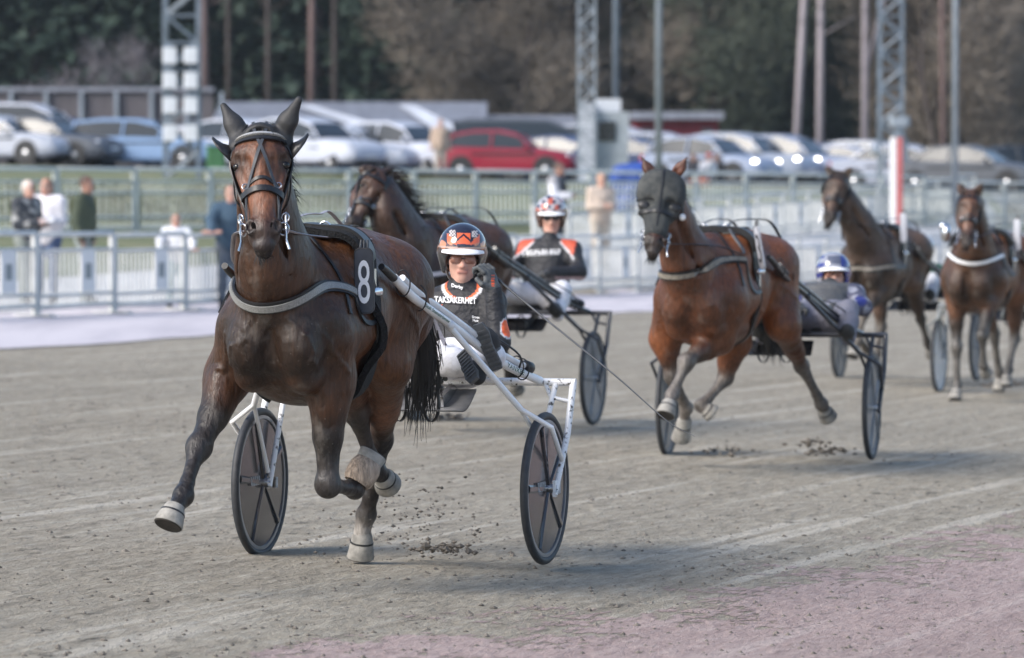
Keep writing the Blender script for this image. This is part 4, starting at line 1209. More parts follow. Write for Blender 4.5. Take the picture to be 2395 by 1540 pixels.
def build_person(t, J, fw, hup, C, h=.014, s=1.0, hair=None, hands=True, jacket=True, curl=.5, mats=None, face=True, jpaint=None, infl=.016):
    """J: world joints; one skin for the whole body, clothes over it as children"""
    mats = mats or {}
    g = {k: A(v, float) for k, v in J.items()}
    lat = nrm(g['shl'] - g['shr'])
    def limbs(B, infl, which, cols):
        i = infl
        if 'torso' in which:
            c = cols['torso']
            B.cap(g['pel'], g['waist'], (.130 + i) * s, (.120 + i) * s, c, .05, lat, 1.22)
            B.cap(g['waist'], g['chest'], (.120 + i) * s, (.128 + i) * s, c, .05, lat, 1.28)
            B.cap(g['chest'] + (g['neck'] - g['chest']) * .45 + (g['shl'] - g['shr']) * .28, g['chest'] + (g['neck'] - g['chest']) * .45 - (g['shl'] - g['shr']) * .28, (.075 + i) * s, None, c, .05)
            for S in 'lr': B.cap(g['neck'] - (g['neck'] - g['chest']) * .15, g['sh' + S], (.050 + i) * s, (.056 + i) * s, c, .05)
        if 'arms' in which:
            for S in 'lr':
                c = cols['arms']
                B.cap(g['sh' + S], g['el' + S], (.054 + i) * s, (.042 + i) * s, c, .035)
                B.cap(g['el' + S], g['wr' + S], (.042 + i) * s, (.029 + i) * s, c, .03)
        if 'legs' in which:
            for S in 'lr':
                c = cols['legs']
                B.cap(g['pel'] + (g['hi' + S] - g['pel']) * .5, g['hi' + S], (.10 + i) * s, (.098 + i) * s, c, .05)
                B.cap(g['hi' + S], g['kn' + S], (.092 + i) * s, (.060 + i) * s, c, .05)
                B.cap(g['kn' + S], g['kn' + S] * .6 + g['an' + S] * .4, (.060 + i) * s, (.058 + i) * s, c, .03)
                B.cap(g['kn' + S] * .6 + g['an' + S] * .4, g['an' + S], (.058 + i) * s, (.038 + i) * s, c, .03)
        if 'feet' in which:
            for S in 'lr':
                B.cap(g['an' + S], g['an' + S] * .3 + g['to' + S] * .7, (.040 + i) * s, (.036 + i) * s, cols['feet'], .03)
                B.cap(g['an' + S] * .3 + g['to' + S] * .7, g['to' + S], (.038 + i) * s, (.030 + i) * s, cols['feet'], .03)
    B = SDF(.03)
    sk = C.get('skin', SKIN)
    limbs(B, 0, ('torso', 'arms', 'legs', 'feet'), dict(torso=C['top'], arms=C.get('sleeve', C['top']), legs=C['legs'], feet=C['feet']))
    B.cap(g['chest'] + (g['neck'] - g['chest']) * .6, g['head'] - hup * .05 * s, .058 * s, .052 * s, sk, .03)
    if face: face_prims(B, g['head'], fw, hup, s, sk)
    if hands:
        for S in 'lr':
            d = g.get('hd' + S, g['wr' + S] - g['el' + S])
            hand_prims(B, g['wr' + S], d, g.get('hn' + S, A([0, -1, .2])), g.get('hs' + S, A([0, 0, 1.0])), C.get('hand', sk), curl, s)
    if hair:
        sd = np.cross(hup, fw); AX = [sd, fw, hup]
        hc = g['head']
        B.ell(hc + hup * .045 * s - fw * .018 * s, A([.082, .092, .085]) * s, AX, hair[0], .01)
        if hair[1] > 0:
            for q in (1, -1): B.cap(hc - fw * .03 * s + sd * q * .055 * s + hup * .03, hc - fw * .045 * s + sd * q * .060 * s - hup * hair[1], .040 * s, .030 * s, hair[0], .02)
            B.cap(hc - fw * .06 * s, hc - fw * .07 * s - hup * hair[1], .055 * s, .04 * s, hair[0], .02)
    bo = B.mesh('body', mats.get('skin', M_SKIN), t, h, .0045 if h < .01 else .008)
    out = {'body': B}
    if jacket:
        Jk = SDF(.03); limbs(Jk, infl, ('torso', 'arms'), dict(torso=C['top'], arms=C.get('sleeve', C['top'])))
        if C.get('collar') is not None: Jk.cap(g['neck'] - hup * .03, g['neck'] + hup * .035 * s, .066 * s, .062 * s, C['collar'], .02)
        Jk.mesh('jacket', mats.get('top', M_CLOTH), t, h, .012, jpaint)
        Tr = SDF(.03); limbs(Tr, .013, ('legs',), dict(legs=C['legs']))
        Tr.cap(g['pel'], g['waist'] * .4 + g['pel'] * .6, .14 * s, .13 * s, C['legs'], .05, lat, 1.2)
        Tr.mesh('trousers', mats.get('legs', M_CLOTH), t, h, .012)
        for S in 'lr':
            F = SDF(.02)
            F.cap(g['an' + S] + (g['kn' + S] - g['an' + S]) * .12, g['an' + S] * .3 + g['to' + S] * .7, .050 * s, .046 * s, C['feet'], .03)
            F.cap(g['an' + S] * .3 + g['to' + S] * .7, g['to' + S], .046 * s, .036 * s, C['feet'], .03)
            F.mesh('shoe', mats.get('feet', M_CLOTH), t, min(h, .012), .01)
        out['jacket'] = Jk
    return out

def build_helmet(t, hc, fw, up, scheme, h=.005, s=1.0):
    sd = nrm(np.cross(up, fw)); AX = [sd, fw, up]
    c = hc + up * .062 * s - fw * .012 * s
    E = SDF(.01)
    E.ell(c, A([.127, .142, .128]) * s, AX, scheme['base'], .01)
    for q in (1, -1): E.cap(c + sd * q * .090 * s - up * .03 * s - fw * .01 * s, c + sd * q * .086 * s - up * .115 * s + fw * .004 * s, .036 * s, .024 * s, scheme['base'], .03)
    E.cap(c + sd * .07 * s - up * .07 * s - fw * .09 * s, c - sd * .07 * s - up * .07 * s - fw * .09 * s, .04 * s, None, scheme['base'], .03)
    E.ell(c - up * .03 * s + fw * .0, A([.098, .120, .105]) * s, AX, (.012, .012, .014), .006, sub=True)
    E.ell(c - up * .125 * s + fw * .115 * s, A([.106, .12, .125]) * s, AX, (.012, .012, .014), .006, sub=True)
    E.ell(c - up * .20 * s - fw * .02 * s, A([.10, .13, .09]) * s, AX, (.012, .012, .014), .01, sub=True)
    def paint(V, C):
        q = (V - c) / s
        x, y, z = q @ sd, q @ fw, q @ up
        r = np.sqrt((x / .127) ** 2 + (y / .14) ** 2 + (z / .128) ** 2)
        out = r > .93
        return scheme['paint'](x, y, z, C, out)
    hm = E.mesh('helmet', M_GLOSS, t, h, .006, paint)
    # peak
    V = []; n = 22
    for i in range(n):
        a_ = math.radians(-62 + 124 * i / (n - 1))
        for r_, dz in ((1.03, .010), (1.30, -.010 - .012 * math.cos(a_)), (1.30, -.016 - .012 * math.cos(a_)), (1.03, -.006)):
            V.append(c + sd * .114 * s * r_ ** .4 * math.sin(a_) + fw * .128 * s * (r_ if abs(a_) < 2 else 1) * math.cos(a_) * (1 if r_ < 1.1 else 1.02) + up * s * (dz - .005))
    F = [(4 * i + k, 4 * i + (k + 1) % 4, 4 * i + 4 + (k + 1) % 4, 4 * i + 4 + k) for i in range(n - 1) for k in range(4)]
    mb = MB(); mb.add(V, F); mb.build('peak', M_INK, hm, auto=40)
    # chin strap
    mb = MB()
    q = [c + sd * .085 * s - up * .10 * s + fw * .01 * s, c + sd * .062 * s - up * .165 * s + fw * .05 * s, c - up * .185 * s + fw * .075 * s, c - sd * .062 * s - up * .165 * s + fw * .05 * s, c - sd * .085 * s - up * .10 * s + fw * .01 * s]
    mb.tube(spline(q, 20), .009 * s, 8, True, .5); mb.build('chin_strap', M_BLACK, hm, True)
    return hm
def build_glasses(t, hc, fw, up, m, s=1.0, goggles=False):
    sd = nrm(np.cross(up, fw)); mb = MB()
    for q in (1, -1):
        pts = []
        for a_ in np.linspace(0, 2 * math.pi, 20)[:-1]:
            ca, sa = math.cos(a_), math.sin(a_)
            x = .031 * np.sign(ca) * abs(ca) ** .65; z = .021 * np.sign(sa) * abs(sa) ** .65 - (.004 * ca * q if sa < 0 else 0)
            pts.append((x, z))
        o = hc + up * .010 * s + fw * .098 * s + sd * q * .034 * s
        ax = nrm(sd - fw * q * .28)
        mb.prism([(x * s, z * s) for x, z in pts], o - fw * .006, ax, up, np.cross(ax, up), .003)
    o = mb.build('tinted_glasses' if not goggles else 'goggles', m, t, True)
    mb = MB(); mb.tube([hc + up * .016 * s + fw * .106 * s + sd * .012 * s, hc + up * .016 * s + fw * .106 * s - sd * .012 * s], .0028, 6)
    for q in (1, -1): mb.tube([hc + up * .016 * s + fw * .088 * s + sd * q * .066 * s, hc + up * .012 * s - fw * .0 + sd * q * .078 * s], .0028, 6)
    mb.build('spectacle_frame', M_BLACK, o)

# --- the driver of the white sulky
S1 = SF.px
d1 = thing('person', 'race driver in black jacket and orange helmet holding a whip beside his face', 'person', SF.w(-.5, .1, .85), 0, 'race drivers')
J = dict(pel=S1(1080, 846, -.50), waist=S1(1082, 805, -.54), chest=S1(1082, 745, -.58), neck=S1(1079, 675, -.60), head=S1(1081, 607, -.60),
         shr=S1(1014, 713, -.60), shl=S1(1150, 708, -.58), elr=S1(978, 800, -.42), wrr=S1(1006, 852, -.12), ell=S1(1166, 800, -.40), wrl=S1(1154, 682, -.42),
         hir=S1(1052, 848, -.42), hil=S1(1104, 848, -.42), knr=S1(1036, 846, -.05), knl=S1(1140, 838, .0), anr=S1(1112, 868, .20), anl=S1(1160, 848, .24),
         tor=S1(1118, 893, .26), tol=S1(1131, 772, .30))
J['anr'] = S1(1104, 852, .14); J['tor'] = S1(1118, 884, .22)
J['anl'] = S1(1158, 832, .20); J['tol'] = S1(1136, 782, .24)
fw1 = nrm(A([.05, -1, -.02])); up1 = nrm(A([.03, -.05, 1]))
black = A([.018, .018, .022])
def jp1(V, C):
    q = V - J['chest']
    # orange elbow flash
    e = np.linalg.norm((V - S1(1187, 768, -.40)) * A([1.3, .6, 1.0]), axis=1)
    C[e < .052] = (.60, .60, .62); C[e < .042] = (.85, .14, .04)
    # white-orange curve on both sides of the collar
    r = np.linalg.norm((V - S1(1079, 667, -.45)) * A([1, .25, 1.25]), axis=1)
    x = V[:, 0] - S1(1079, 667, -.45)[0]
    m = (V[:, 1] < J['neck'][1] + .02) & (np.abs(x) > .022) & (V[:, 2] < S1(1079, 648, -.5)[2])
    C[m & (r > .088) & (r < .104)] = (.62, .62, .64); C[m & (r > .078) & (r <= .089)] = (.85, .15, .05)
    return C
C1 = dict(top=black, collar=black * .8, legs=A([.78, .77, .80]), feet=A([.03, .03, .032]), hand=A([.05, .055, .058]))
hd = dict(hdl=A([-.24, -.1, 1.0]), hnl=A([.55, -.55, .5]), hsl=A([-.8, -.6, .1]), hnr=A([-.3, -.5, .8]))
J.update(hd)
b1 = build_person(d1, J, fw1, up1, C1, .0075, .92, None, True, True, .95, dict(top=M_JACKET, legs=M_LEGW), jpaint=jp1)
NAVY, ORG = A([.014, .014, .028]), A([.75, .13, .04])
def hpaint1(x, y, z, C, out):
    o = out & (y > -.02)
    C[out] = NAVY
    side = o & (np.abs(x) > .052) & (z < .075)
    zig = (np.sin(z * 95 + np.abs(x) * 60) + np.sin(np.abs(x) * 140 - z * 40)) > .1
    C[side & zig] = ORG * A([.75, 1.6, 2.4]); C[side & ~zig & (z < .025)] = (.10, .05, .05)
    wing = o & (np.abs(x) > .036) & (np.abs(x) < .085) & (z > .020 + (np.abs(x) - .036) * .35) & (z < .030 + (np.abs(x) - .036) * .9)
    C[wing] = ORG
    sq = o & (y > 0) & (np.abs(x) < .034) & (z > .026) & (z < .082)
    C[sq] = ORG
    C[sq & (np.abs(z - (.074 - np.abs(x) * .85)) < .0065)] = NAVY * .6
    spl = o & (np.abs(np.abs(x) - .058) < .016) & (np.abs(z - .078) < .016) & (np.sin(x * 420) * np.sin(z * 390) > -.2)
    C[spl] = (.55, .50, .48)
    C[o & (z > -.0) & (z < .010)] = (.45, .30, .26)
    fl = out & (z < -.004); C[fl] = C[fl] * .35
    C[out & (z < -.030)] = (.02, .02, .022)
    return C
build_helmet(d1, J['head'], fw1, up1, dict(base=NAVY, paint=hpaint1), .0034, .92)
build_glasses(d1, J['head'] - up1 * .008, fw1, up1, M_GLASS, .95)
# gauntlets over both hands
for S, c in (('l', 1.12), ('r', 1.12)):
    G = SDF(.01)
    d = J.get('hd' + S, J['wr' + S] - J['el' + S])
    hand_prims(G, J['wr' + S], A(d), J['hn' + S], J.get('hs' + S, A([0, 0, 1.0])), A([.085, .09, .092]), .95, 1.2)
    G.cap(J['wr' + S] - nrm(d) * .05, J['wr' + S] + nrm(d) * .01, .044, .036, A([.07, .075, .078]), .01)
    def gp(V, C, S=S):
        if S == 'l':
            x = (V - S1(1153, 655, -.5)); m = (np.abs(x[:, 0]) < .008) & (np.abs(x[:, 2]) < .028) & (np.sin(V[:, 2] * 480) > -.3) & (V[:, 1] < J['wrl'][1] + .0)
            C[m] = (.75, .10, .03)
        return C
    G.mesh('glove', M_JACKET, d1, .0045, .006, gp)
for S in 'lr':                                                                # boot soles, facing the camera
    mb = MB(); a0, t0 = J['an' + S], J['to' + S]
    u_ = nrm(t0 - a0); f_ = nrm(SF.h * 1.0 - u_ * (SF.h @ u_)); l_ = np.cross(u_, f_)
    heel, tip_ = a0 - u_ * .06 + f_ * .052, t0 + u_ * .035 + f_ * .040
    pts = [(x * .8, y * .78) for x, y in ((-.038, -.03), (-.03, -.06), (.03, -.06), (.038, -.03), (.034, .10), (.046, .18), (.030, .245), (-.030, .245), (-.046, .18), (-.034, .10))]
    mb.prism([(x, y) for x, y in pts], a0 + f_ * .050 + u_ * -.005, l_, u_, f_, .016)
    for i in range(9): mb.box(a0 + f_ * .060 + u_ * (-.036 + i * .023), (.055, .010, .008), [l_, u_, f_])
    mb.build('boot_sole', mat("grey_boot_tread", (.12, .12, .12), .8, noise=(40, .3)), d1)
def chest_text(txt, Jk, parent, px0, px1, py, hgt, f, m, bold=.012, slope=0., fr=SF):
    V, F = text_geo(txt, bold)
    x0, x1, y0 = V[:, 0].min(), V[:, 0].max(), 0
    # split into small faces so that the lettering follows the cloth
    out = []
    for v in V:
        k = (v[0] - x0) / (x1 - x0)
        out.append(fr.px(px0 + (px1 - px0) * k, py + slope * (k - .5) - v[1] / .7 * hgt, f))
    out = A(out)
    rays = out - A([0, 0, CAM_Z]); rays /= np.linalg.norm(rays, axis=1, keepdims=True)
    p = out - rays * .5
    for _ in range(80):
        d = Jk.ev(p) - .012
        p = p + rays * np.clip(d, -.03, .04)[:, None] * .7

    mesh_from('lettering', p, F, m, parent, False)
jk1 = [c for c in d1.children if c.name.startswith('jacket')][0]
chest_text("TAKSÄKERHET", b1['jacket'], jk1, 1016, 1114, 709, 14, -.45, M_INK, .02, 4)
chest_text("Derby", b1['jacket'], jk1, 1056, 1083, 674, 8, -.45, M_INK, .02, 6)
chest_text("Simon", b1['jacket'], jk1, 1104, 1121, 745, 6, -.45, M_INK, .01, 2)
chest_text("Hult", b1['jacket'], jk1, 1106, 1119, 753, 6, -.45, M_INK, .01, 2)
arr = [(-.5, 0), (.5, .5), (.2, 0), (.5, -.5)]
mb = MB(); mb.add([S1(1011, 703, -.42), S1(1021, 699, -.42), S1(1018, 704, -.42), S1(1021, 710, -.42)], [(0, 1, 2, 3)])
o_ = mb.v; pr = A([b1['jacket'].project(A([q]), .004)[0] for q in o_]); mesh_from('arrow_print', pr, [(0, 1, 2, 3)], M_ORANGE, jk1, False)
# whip held in the raised hand
wb = S1(1128, 625, -.52); wt_ = P(1625, 1021, 19.55)
wh = thing('whip', 'long thin driving whip slanting down from the raised glove of the leading driver', 'whip', wb)
mb = MB(); pts = spline([wb, P(1165, 655, 20.35), P(1270, 742, 20.2), P(1440, 880, 19.9), P(1560, 985, 19.65), wt_], 40)
mb.tube(pts, [.009 if i < 9 else max(.0016, .0055 * (1 - (i - 9) / 31) + .0008) for i in range(40)], 6); mb.build('lash', M_STRAP, wh, auto=60)
mb = MB(); mb.tube([pts[0] - (pts[1] - pts[0]) * .5, pts[5]], [.011, .010], 8); mb.tube([pts[6], pts[7]], .012, 8); mb.build('grip', M_BLACK, wh, auto=60)
# ------------------------------------------------------------------ the horses, sulkies and drivers that follow
def seated_driver(label, fr, head_u, lean, C, scheme, lens, jpaint=None, h=.012, lat=0., face_to=None, up_add=None, goggles=False, crouch=0.):
    """driver on the sulky seat with both hands forward on the reins; lean tips the back, head_u is the eye height"""
    w = fr.w
    pu = .95
    pel = w(-.48, lat, pu)
    hd_ = w(-.48 - lean, lat, head_u)
    a = hd_ - pel
    t = thing('person', label, 'person', w(-.48, lat, pu - .1), 0, 'race drivers')
    La = np.linalg.norm(a); K = lambda m: max(.02, 1 - m / La)
    at = lambda k, l=0., f=0.: pel + a * k + fr.l * l + fr.h * f
    kk = min(1.0, np.linalg.norm(a) / .66)
    J = dict(pel=pel, waist=at(K(.50) * .8), chest=at(K(.35)), neck=at(K(.19)), head=hd_,
             shr=at(K(.245), -.185), shl=at(K(.245), .185), elr=at(K(.42), -.29, .14), ell=at(K(.42), .29, .14), wrr=at(K(.42), -.12, .38), wrl=at(K(.42), .12, .38),
             hir=w(-.45, lat - .10, pu), hil=w(-.45, lat + .10, pu), knr=w(-.08, lat - .24, pu + .06), knl=w(-.08, lat + .24, pu + .06),
             anr=w(.24, lat - .29, pu - .12), anl=w(.24, lat + .29, pu - .12), tor=w(.38, lat - .30, pu - .05), tol=w(.38, lat + .30, pu - .05))
    J.update(hdl=fr.h - fr.l * .5, hdr=fr.h + fr.l * .5, hnl=fr.u, hnr=fr.u, hsl=-fr.l, hsr=fr.l)
    fw = nrm(face_to if face_to is not None else A([.02, -1, -.03])); up = nrm(fr.u - fw * (fw @ fr.u))
    r = build_person(t, J, fw, up, C, h, .96, None, True, True, .9, dict(top=M_JACKET, legs=M_LEGW), jpaint=(lambda V, c: jpaint(V, c, J, fr)) if jpaint else None)
    build_helmet(t, hd_, fw, up, scheme, .006, .95)
    build_glasses(t, hd_, fw, up, lens, .97, goggles)
    return t, J, r

# --- second team: brown horse turning its head, black sulky, driver in black and orange
SF2 = Frame(-.068, 32.21, 16)
SULKY2 = lambda: build_sulky(SF2, 'sulky', 'black racing sulky carrying the driver with orange shoulders', M_DARKTUBE, M_DISCG, hf=HF2)
def generic_joints(kind):
    if kind == 0:      # near fore reaching, far hind forward, near hind trailing
        return dict(shr=(.60, -.16, 1.12), shl=(.60, .16, 1.12), elr=(.46, -.17, .95), knr=(.40, -.15, .55), fer=(.14, -.13, .36), cor=(.06, -.12, .32), hor=(-.02, -.12, .27),
                    ell=(.52, .16, .97), knl=(.84, .08, .72), fel=(.93, .04, .45), col=(.98, .03, .38), hol=(1.02, .02, .31),
                    stl=(-.42, .17, 1.0), hkl=(-.86, .14, .62), hfl=(-1.12, .13, .36), hcl=(-1.20, .13, .30), hhl=(-1.27, .13, .24),
                    str=(-.36, -.17, .96), hkr=(-.40, -.13, .54), hfr=(-.16, -.10, .30), hcr=(-.12, -.10, .24), hhr=(-.10, -.10, .16))
    return dict(shr=(.60, -.16, 1.12), shl=(.60, .16, 1.12), elr=(.46, -.17, .95), knr=(.52, -.16, .50), fer=(.47, -.16, .16), cor=(.52, -.16, .10), hor=(.56, -.16, .02),
                ell=(.52, .16, .97), knl=(.74, .14, .62), fel=(.62, .11, .34), col=(.55, .11, .30), hol=(.48, .11, .26),
                stl=(-.40, .17, .98), hkl=(-.52, .13, .55), hfl=(-.34, .12, .26), hcl=(-.28, .12, .20), hhl=(-.26, .12, .12),
                str=(-.42, -.17, 1.0), hkr=(-.84, -.14, .58), hfr=(-1.0, -.13, .22), hcr=(-1.02, -.13, .14), hhr=(-1.0, -.13, .04))
HF2 = Frame(-.50, 30.96, 19)
sul2 = SULKY2()
J2 = generic_joints(0)
q2 = lambda x, y, f: HF2.loc(HF2.px(x, y, f))
J2['neck'] = [q2(968, 650, .52), q2(945, 570, .72), q2(912, 500, .84), q2(893, 450, .88)]
BROWN2 = dict(BAY, body=A([.085, .040, .025]), head=A([.105, .052, .034]), tan=A([.10, .045, .028]), dark=A([.022, .013, .010]))
H2 = dict(nr=[.25, .215, .165, .125], poll=HF2.px(886, 405, .90), muz=HF2.px(822, 540, 1.16), wid=A([.78, .55, .25]), front=A([-.4, -1, .3]), earl=HF2.px(918, 393, .86), earr=HF2.px(838, 398, .98))
J2['mane'] = 1.6; J2['fly'] = True
h2, B2, hp2, AX2, N2 = build_horse(HF2, 'racehorse', 'brown racehorse with flying mane turning its head behind the leader', J2, H2, BROWN2, h=.015)
harness(h2, B2, HF2, hp2, 2, 'plain', blink='closed', bc_mat=M_REIN)
OR2 = A([.62, .10, .05])
def jp2(V, C, J, fr):
    q = V - J['chest']; l = q @ fr.l; u = q[:, 2]
    line = J['shl'][2] + .062 - (np.abs(l) - .11) * .95
    sh = (np.abs(l) > .11) & (V[:, 2] > line) & (np.abs(l) < .225)
    C[sh] = OR2
    edge = (np.abs(l) > .10) & (np.abs(V[:, 2] - line + .008) < .010) & (np.abs(l) < .24)
    C[edge] = (.6, .6, .62)
    pi = np.abs(V[:, 2] - (J['ell'][2] - .045)) < .013
    C[pi & (np.abs(l) > .16)] = (.62, .42, .42)
    return C
def hp_paint2(x, y, z, C, out):
    C[out] = (.42, .40, .42)
    m = out & (np.sin(x * 60 + 2) * np.sin(z * 70 + y * 20) > .15); C[m] = (.45, .10, .06)
    m = out & (np.sin(x * 75) * np.sin(z * 85 + 1.4) > .45); C[m] = (.02, .02, .05)
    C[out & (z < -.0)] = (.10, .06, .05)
    return C
d2, JD2, bd2 = seated_driver('race driver in black jacket with orange shoulders and white print on the second sulky', SF2, 1.545, .16, dict(top=black, collar=black, legs=A([.72, .71, .74]), feet=A([.03] * 3), hand=A([.05] * 3)),
                             dict(base=A([.4, .4, .42]), paint=hp_paint2), M_LENSD, jp2, lat=.20)
jk2 = [c for c in d2.children if c.name.startswith('jacket')][0]
mb = MB()                                                                # white sponsor print, too soft in the picture to read
for k in range(10):
    x0, x1 = 1222 + k * 9.1, 1222 + k * 9.1 + 6.2
    for a0, a1, c0, c1 in ((x0, x0 + 2.2, 0, 13), (x1 - 2.2, x1, 0 if k % 3 else 5, 13 if k % 2 else 8), (x0 + 2.2, x1 - 2.2, 5 * (k % 3), 5 * (k % 3) + 2.6)):
        V = A([SF2.px(x, 599 - 1.5 * k * .25 - c, -.3) for x, c in ((a0, c0), (a1, c0), (a1, c1), (a0, c1))])
        rays = V - A([0, 0, CAM_Z]); rays /= np.linalg.norm(rays, axis=1, keepdims=True); V = V - rays * .5
        for _ in range(80): V = V + rays * np.clip(bd2['jacket'].ev(V) - .012, -.03, .04)[:, None] * .7
        mb.add(V, [(0, 1, 2, 3)])
mb.build('sponsor_print', M_INK, jk2)

# --- third team: chestnut bay with a dark hood, number plate edge on
SF3 = Frame(1.746, 29.03, 13)
SULKY3 = lambda: build_sulky(SF3, 'sulky', 'black racing sulky with dusty grey disc wheels pulled by the hooded horse', M_DARKTUBE, M_DISCG, hf=HF3)
HF3 = Frame(1.385, 27.78, 20)
sul3 = SULKY3()
q3 = lambda x, y, f: (x, y, f)
J3 = Jpx(HF3, dict(shr=(1560, 740, .60), shl=(1690, 730, .60), elr=(1556, 795, .46), knr=(1572, 880, .44), fer=(1606, 955, .18), cor=(1601, 982, .12), hor=(1592, 1028, .06),
                   ell=(1678, 795, .50), knl=(1604, 846, .78), fel=(1573, 925, .88), col=(1565, 944, .93), hol=(1556, 972, .98),
                   stl=(1832, 760, -.42), hkl=(1874, 856, -.85), hfl=(1920, 946, -1.10), hcl=(1927, 958, -1.16), hhl=(1938, 978, -1.22),
                   str=(1715, 800, -.30), hkr=(1698, 884, -.34), hfr=(1640, 948, -.14), hcr=(1652, 958, -.14), hhr=(1666, 968, -.16)))
J3['neck'] = [HF3.loc(HF3.px(*v)) for v in ((1640, 700, .50), (1605, 610, .72), (1575, 520, .84), (1558, 460, .90))]
J3['tail0'] = (-.84, .05, 1.36)
CHEST = dict(body=A([.19, .062, .022]), dark=A([.075, .027, .013]), belly=A([.10, .035, .016]), leg=A([.16, .14, .125]), tan=A([.17, .058, .024]), muzzle=A([.075, .066, .064]), head=A([.15, .05, .02]), white=A([.4, .38, .35]), earin=A([.12, .045, .03]))
H3 = dict(poll=HF3.px(1552, 415, .94), muz=HF3.px(1527, 592, 1.22), wid=A([1, .10, .14]), front=A([-.1, -1, .3]), earl=HF3.px(1607, 368, .95), earr=HF3.px(1503, 367, .97), forelock=False)
h3, B3, hp3, AX3, N3 = build_horse(HF3, 'racehorse', 'reddish bay racehorse wearing a dusty black hood over its face', J3, H3, CHEST, h=.0135)
harness(h3, B3, HF3, hp3, 3, 'plain', blink=None, bc_mat=mat("dusty_webbing", (.25, .225, .19), .8, noise=(30, .4)), bc=[HF3.px(*q) for q in ((1740, 610, .40), (1690, 612, .58), (1650, 618, .72), (1600, 632, .84), (1560, 642, .86), (1537, 643, .80), (1527, 632, .60))])
number_plate(h3, HF3.px(1776, 580, .30), A([-.16, .1, 1]), A([.34, -.94, .0]), '3', mat("white_plate_face", (.50, .51, .56), .5, noise=(20, .15)), M_PLATE)
E = SDF(.03)
E.ell(hp3(.16, 0, .0), (.155, .135, .125), AX3, (.03,) * 3, .05)
E.cap(hp3(.30, .09, .02), hp3(.46, .085, .0), .065, .050, (.03,) * 3, .05); E.cap(hp3(.30, -.09, .02), hp3(.46, -.085, .0), .065, .050, (.03,) * 3, .05)
E.cap(hp3(.35, 0, .01), hp3(.72, 0, .0), .092, .074, (.03,) * 3, .05)
E.ell(hp3(.47, .085, .10), (.045, .06, .04), AX3, (.008,) * 3, .02, sub=True); E.ell(hp3(.47, -.085, .10), (.045, .06, .04), AX3, (.008,) * 3, .02, sub=True)
hd3 = E.mesh('face_hood', M_HOOD, h3, .008)
mb = MB()
strap(mb, E, [hp3(.52, .16, -.04), hp3(.55, .10, .10), hp3(.55, 0, .14), hp3(.55, -.10, .10), hp3(.52, -.16, -.04)], .020, .006, 26, .002)
strap(mb, E, [hp3(.02, 0, .10), hp3(.25, 0, .16), hp3(.5, 0, .14), hp3(.72, 0, .10)], .010, .004, 20, .002)
strap(mb, E, [hp3(.36, .18, -.02), hp3(.40, .12, .10), hp3(.42, .05, .13)], .008, .004, 14, .002); strap(mb, E, [hp3(.36, -.18, -.02), hp3(.40, -.12, .10), hp3(.42, -.05, .13)], .008, .004, 14, .002)
mb.build('hood_seam', M_BLACK, hd3, auto=40)
for s in (1, -1):
    c = E.project(A([hp3(.47, s * .088, .10)]), -.004)[0]; gn = E.grad(A([c]))[0]; u_ = nrm(AX3[1] - gn * (AX3[1] @ gn))
    mb = MB(); mb.ball(c, (.040, .012, .030), [np.cross(gn, u_), gn, u_]); mb.build('eye_opening', M_BLACK, hd3, True)
mb = MB(); mb.ball(hp3(.47, .165, -.02), .022); mb.ball(hp3(.02, .10, -.20), .014); mb.build('white_bobble', M_INK, h3, True)
BL3 = A([.02, .03, .20])
def jp3(V, C, J, fr):
    v = V * 1.0
    m = np.sin(v[:, 0] * 38) * np.sin(v[:, 2] * 41 + 1) * np.sin(v[:, 1] * 33) > .22
    l = np.abs((V - J['chest']) @ fr.l)
    C[(l > .15)] = BL3 * .2 + A([.06, .06, .065])
    C[m & (l > .12)] = (.26, .27, .33)
    m2 = np.sin(v[:, 0] * 30 + 2) * np.sin(v[:, 2] * 36) > .45
    C[m2 & (l > .17)] = BL3 * .8
    return C
def hp_paint3(x, y, z, C, out):
    C[out] = (.27, .28, .33)
    C[out & (z > .02) & (np.abs(x) < .05) & (z < .085)] = (.09, .10, .14)
    C[out & (x > .05) & (z < .09)] = BL3
    C[out & (x < -.07) & (np.sin(z * 90) > .2)] = BL3
    return C
GREYJ = A([.085, .085, .085])
d3, JD3, bd3 = seated_driver('race driver in muddy blue and grey silks leaning low behind the hooded horse', SF3, 1.215, .50, dict(top=GREYJ, collar=GREYJ * .4, legs=A([.16, .16, .20]), feet=A([.04] * 3), hand=A([.05] * 3)),
                             dict(base=A([.5, .5, .55]), paint=hp_paint3), M_GLASS, jp3, lat=.29, goggles=True, face_to=A([.0, -1, .16]))
# --- fourth team
SF4 = Frame(3.98, 43.0, 17)
SULKY4 = lambda: build_sulky(SF4, 'sulky', 'dark racing sulky at the back behind the dusty brown horse', M_DARKTUBE, M_DISCG, hf=HF4)
HF4 = Frame(3.62, 41.8, 22)
sul4 = SULKY4()
J4 = generic_joints(0)
J4['neck'] = [HF4.loc(HF4.px(*v)) for v in ((2035, 585, .52), (2012, 540, .72), (1985, 490, .86), (1970, 462, .92))]
DUST = dict(BAY, body=A([.135, .082, .056]), head=A([.17, .115, .09]), tan=A([.15, .08, .055]), dark=A([.04, .027, .02]), leg=A([.12, .105, .09]), muzzle=A([.09, .075, .07]))
H4 = dict(poll=HF4.px(1962, 408, .95), muz=HF4.px(1938, 523, 1.24), wid=A([.96, .28, .1]), front=A([-.3, -1, .3]), earl=HF4.px(1995, 390, .96), earr=HF4.px(1930, 390, .98))
J4['mane'] = 1.3
h4, B4, hp4, AX4, N4 = build_horse(HF4, 'racehorse', 'dusty brown racehorse with blinkers in the gap behind the low driver', J4, H4, DUST, h=.018, coat=M_DCOAT)
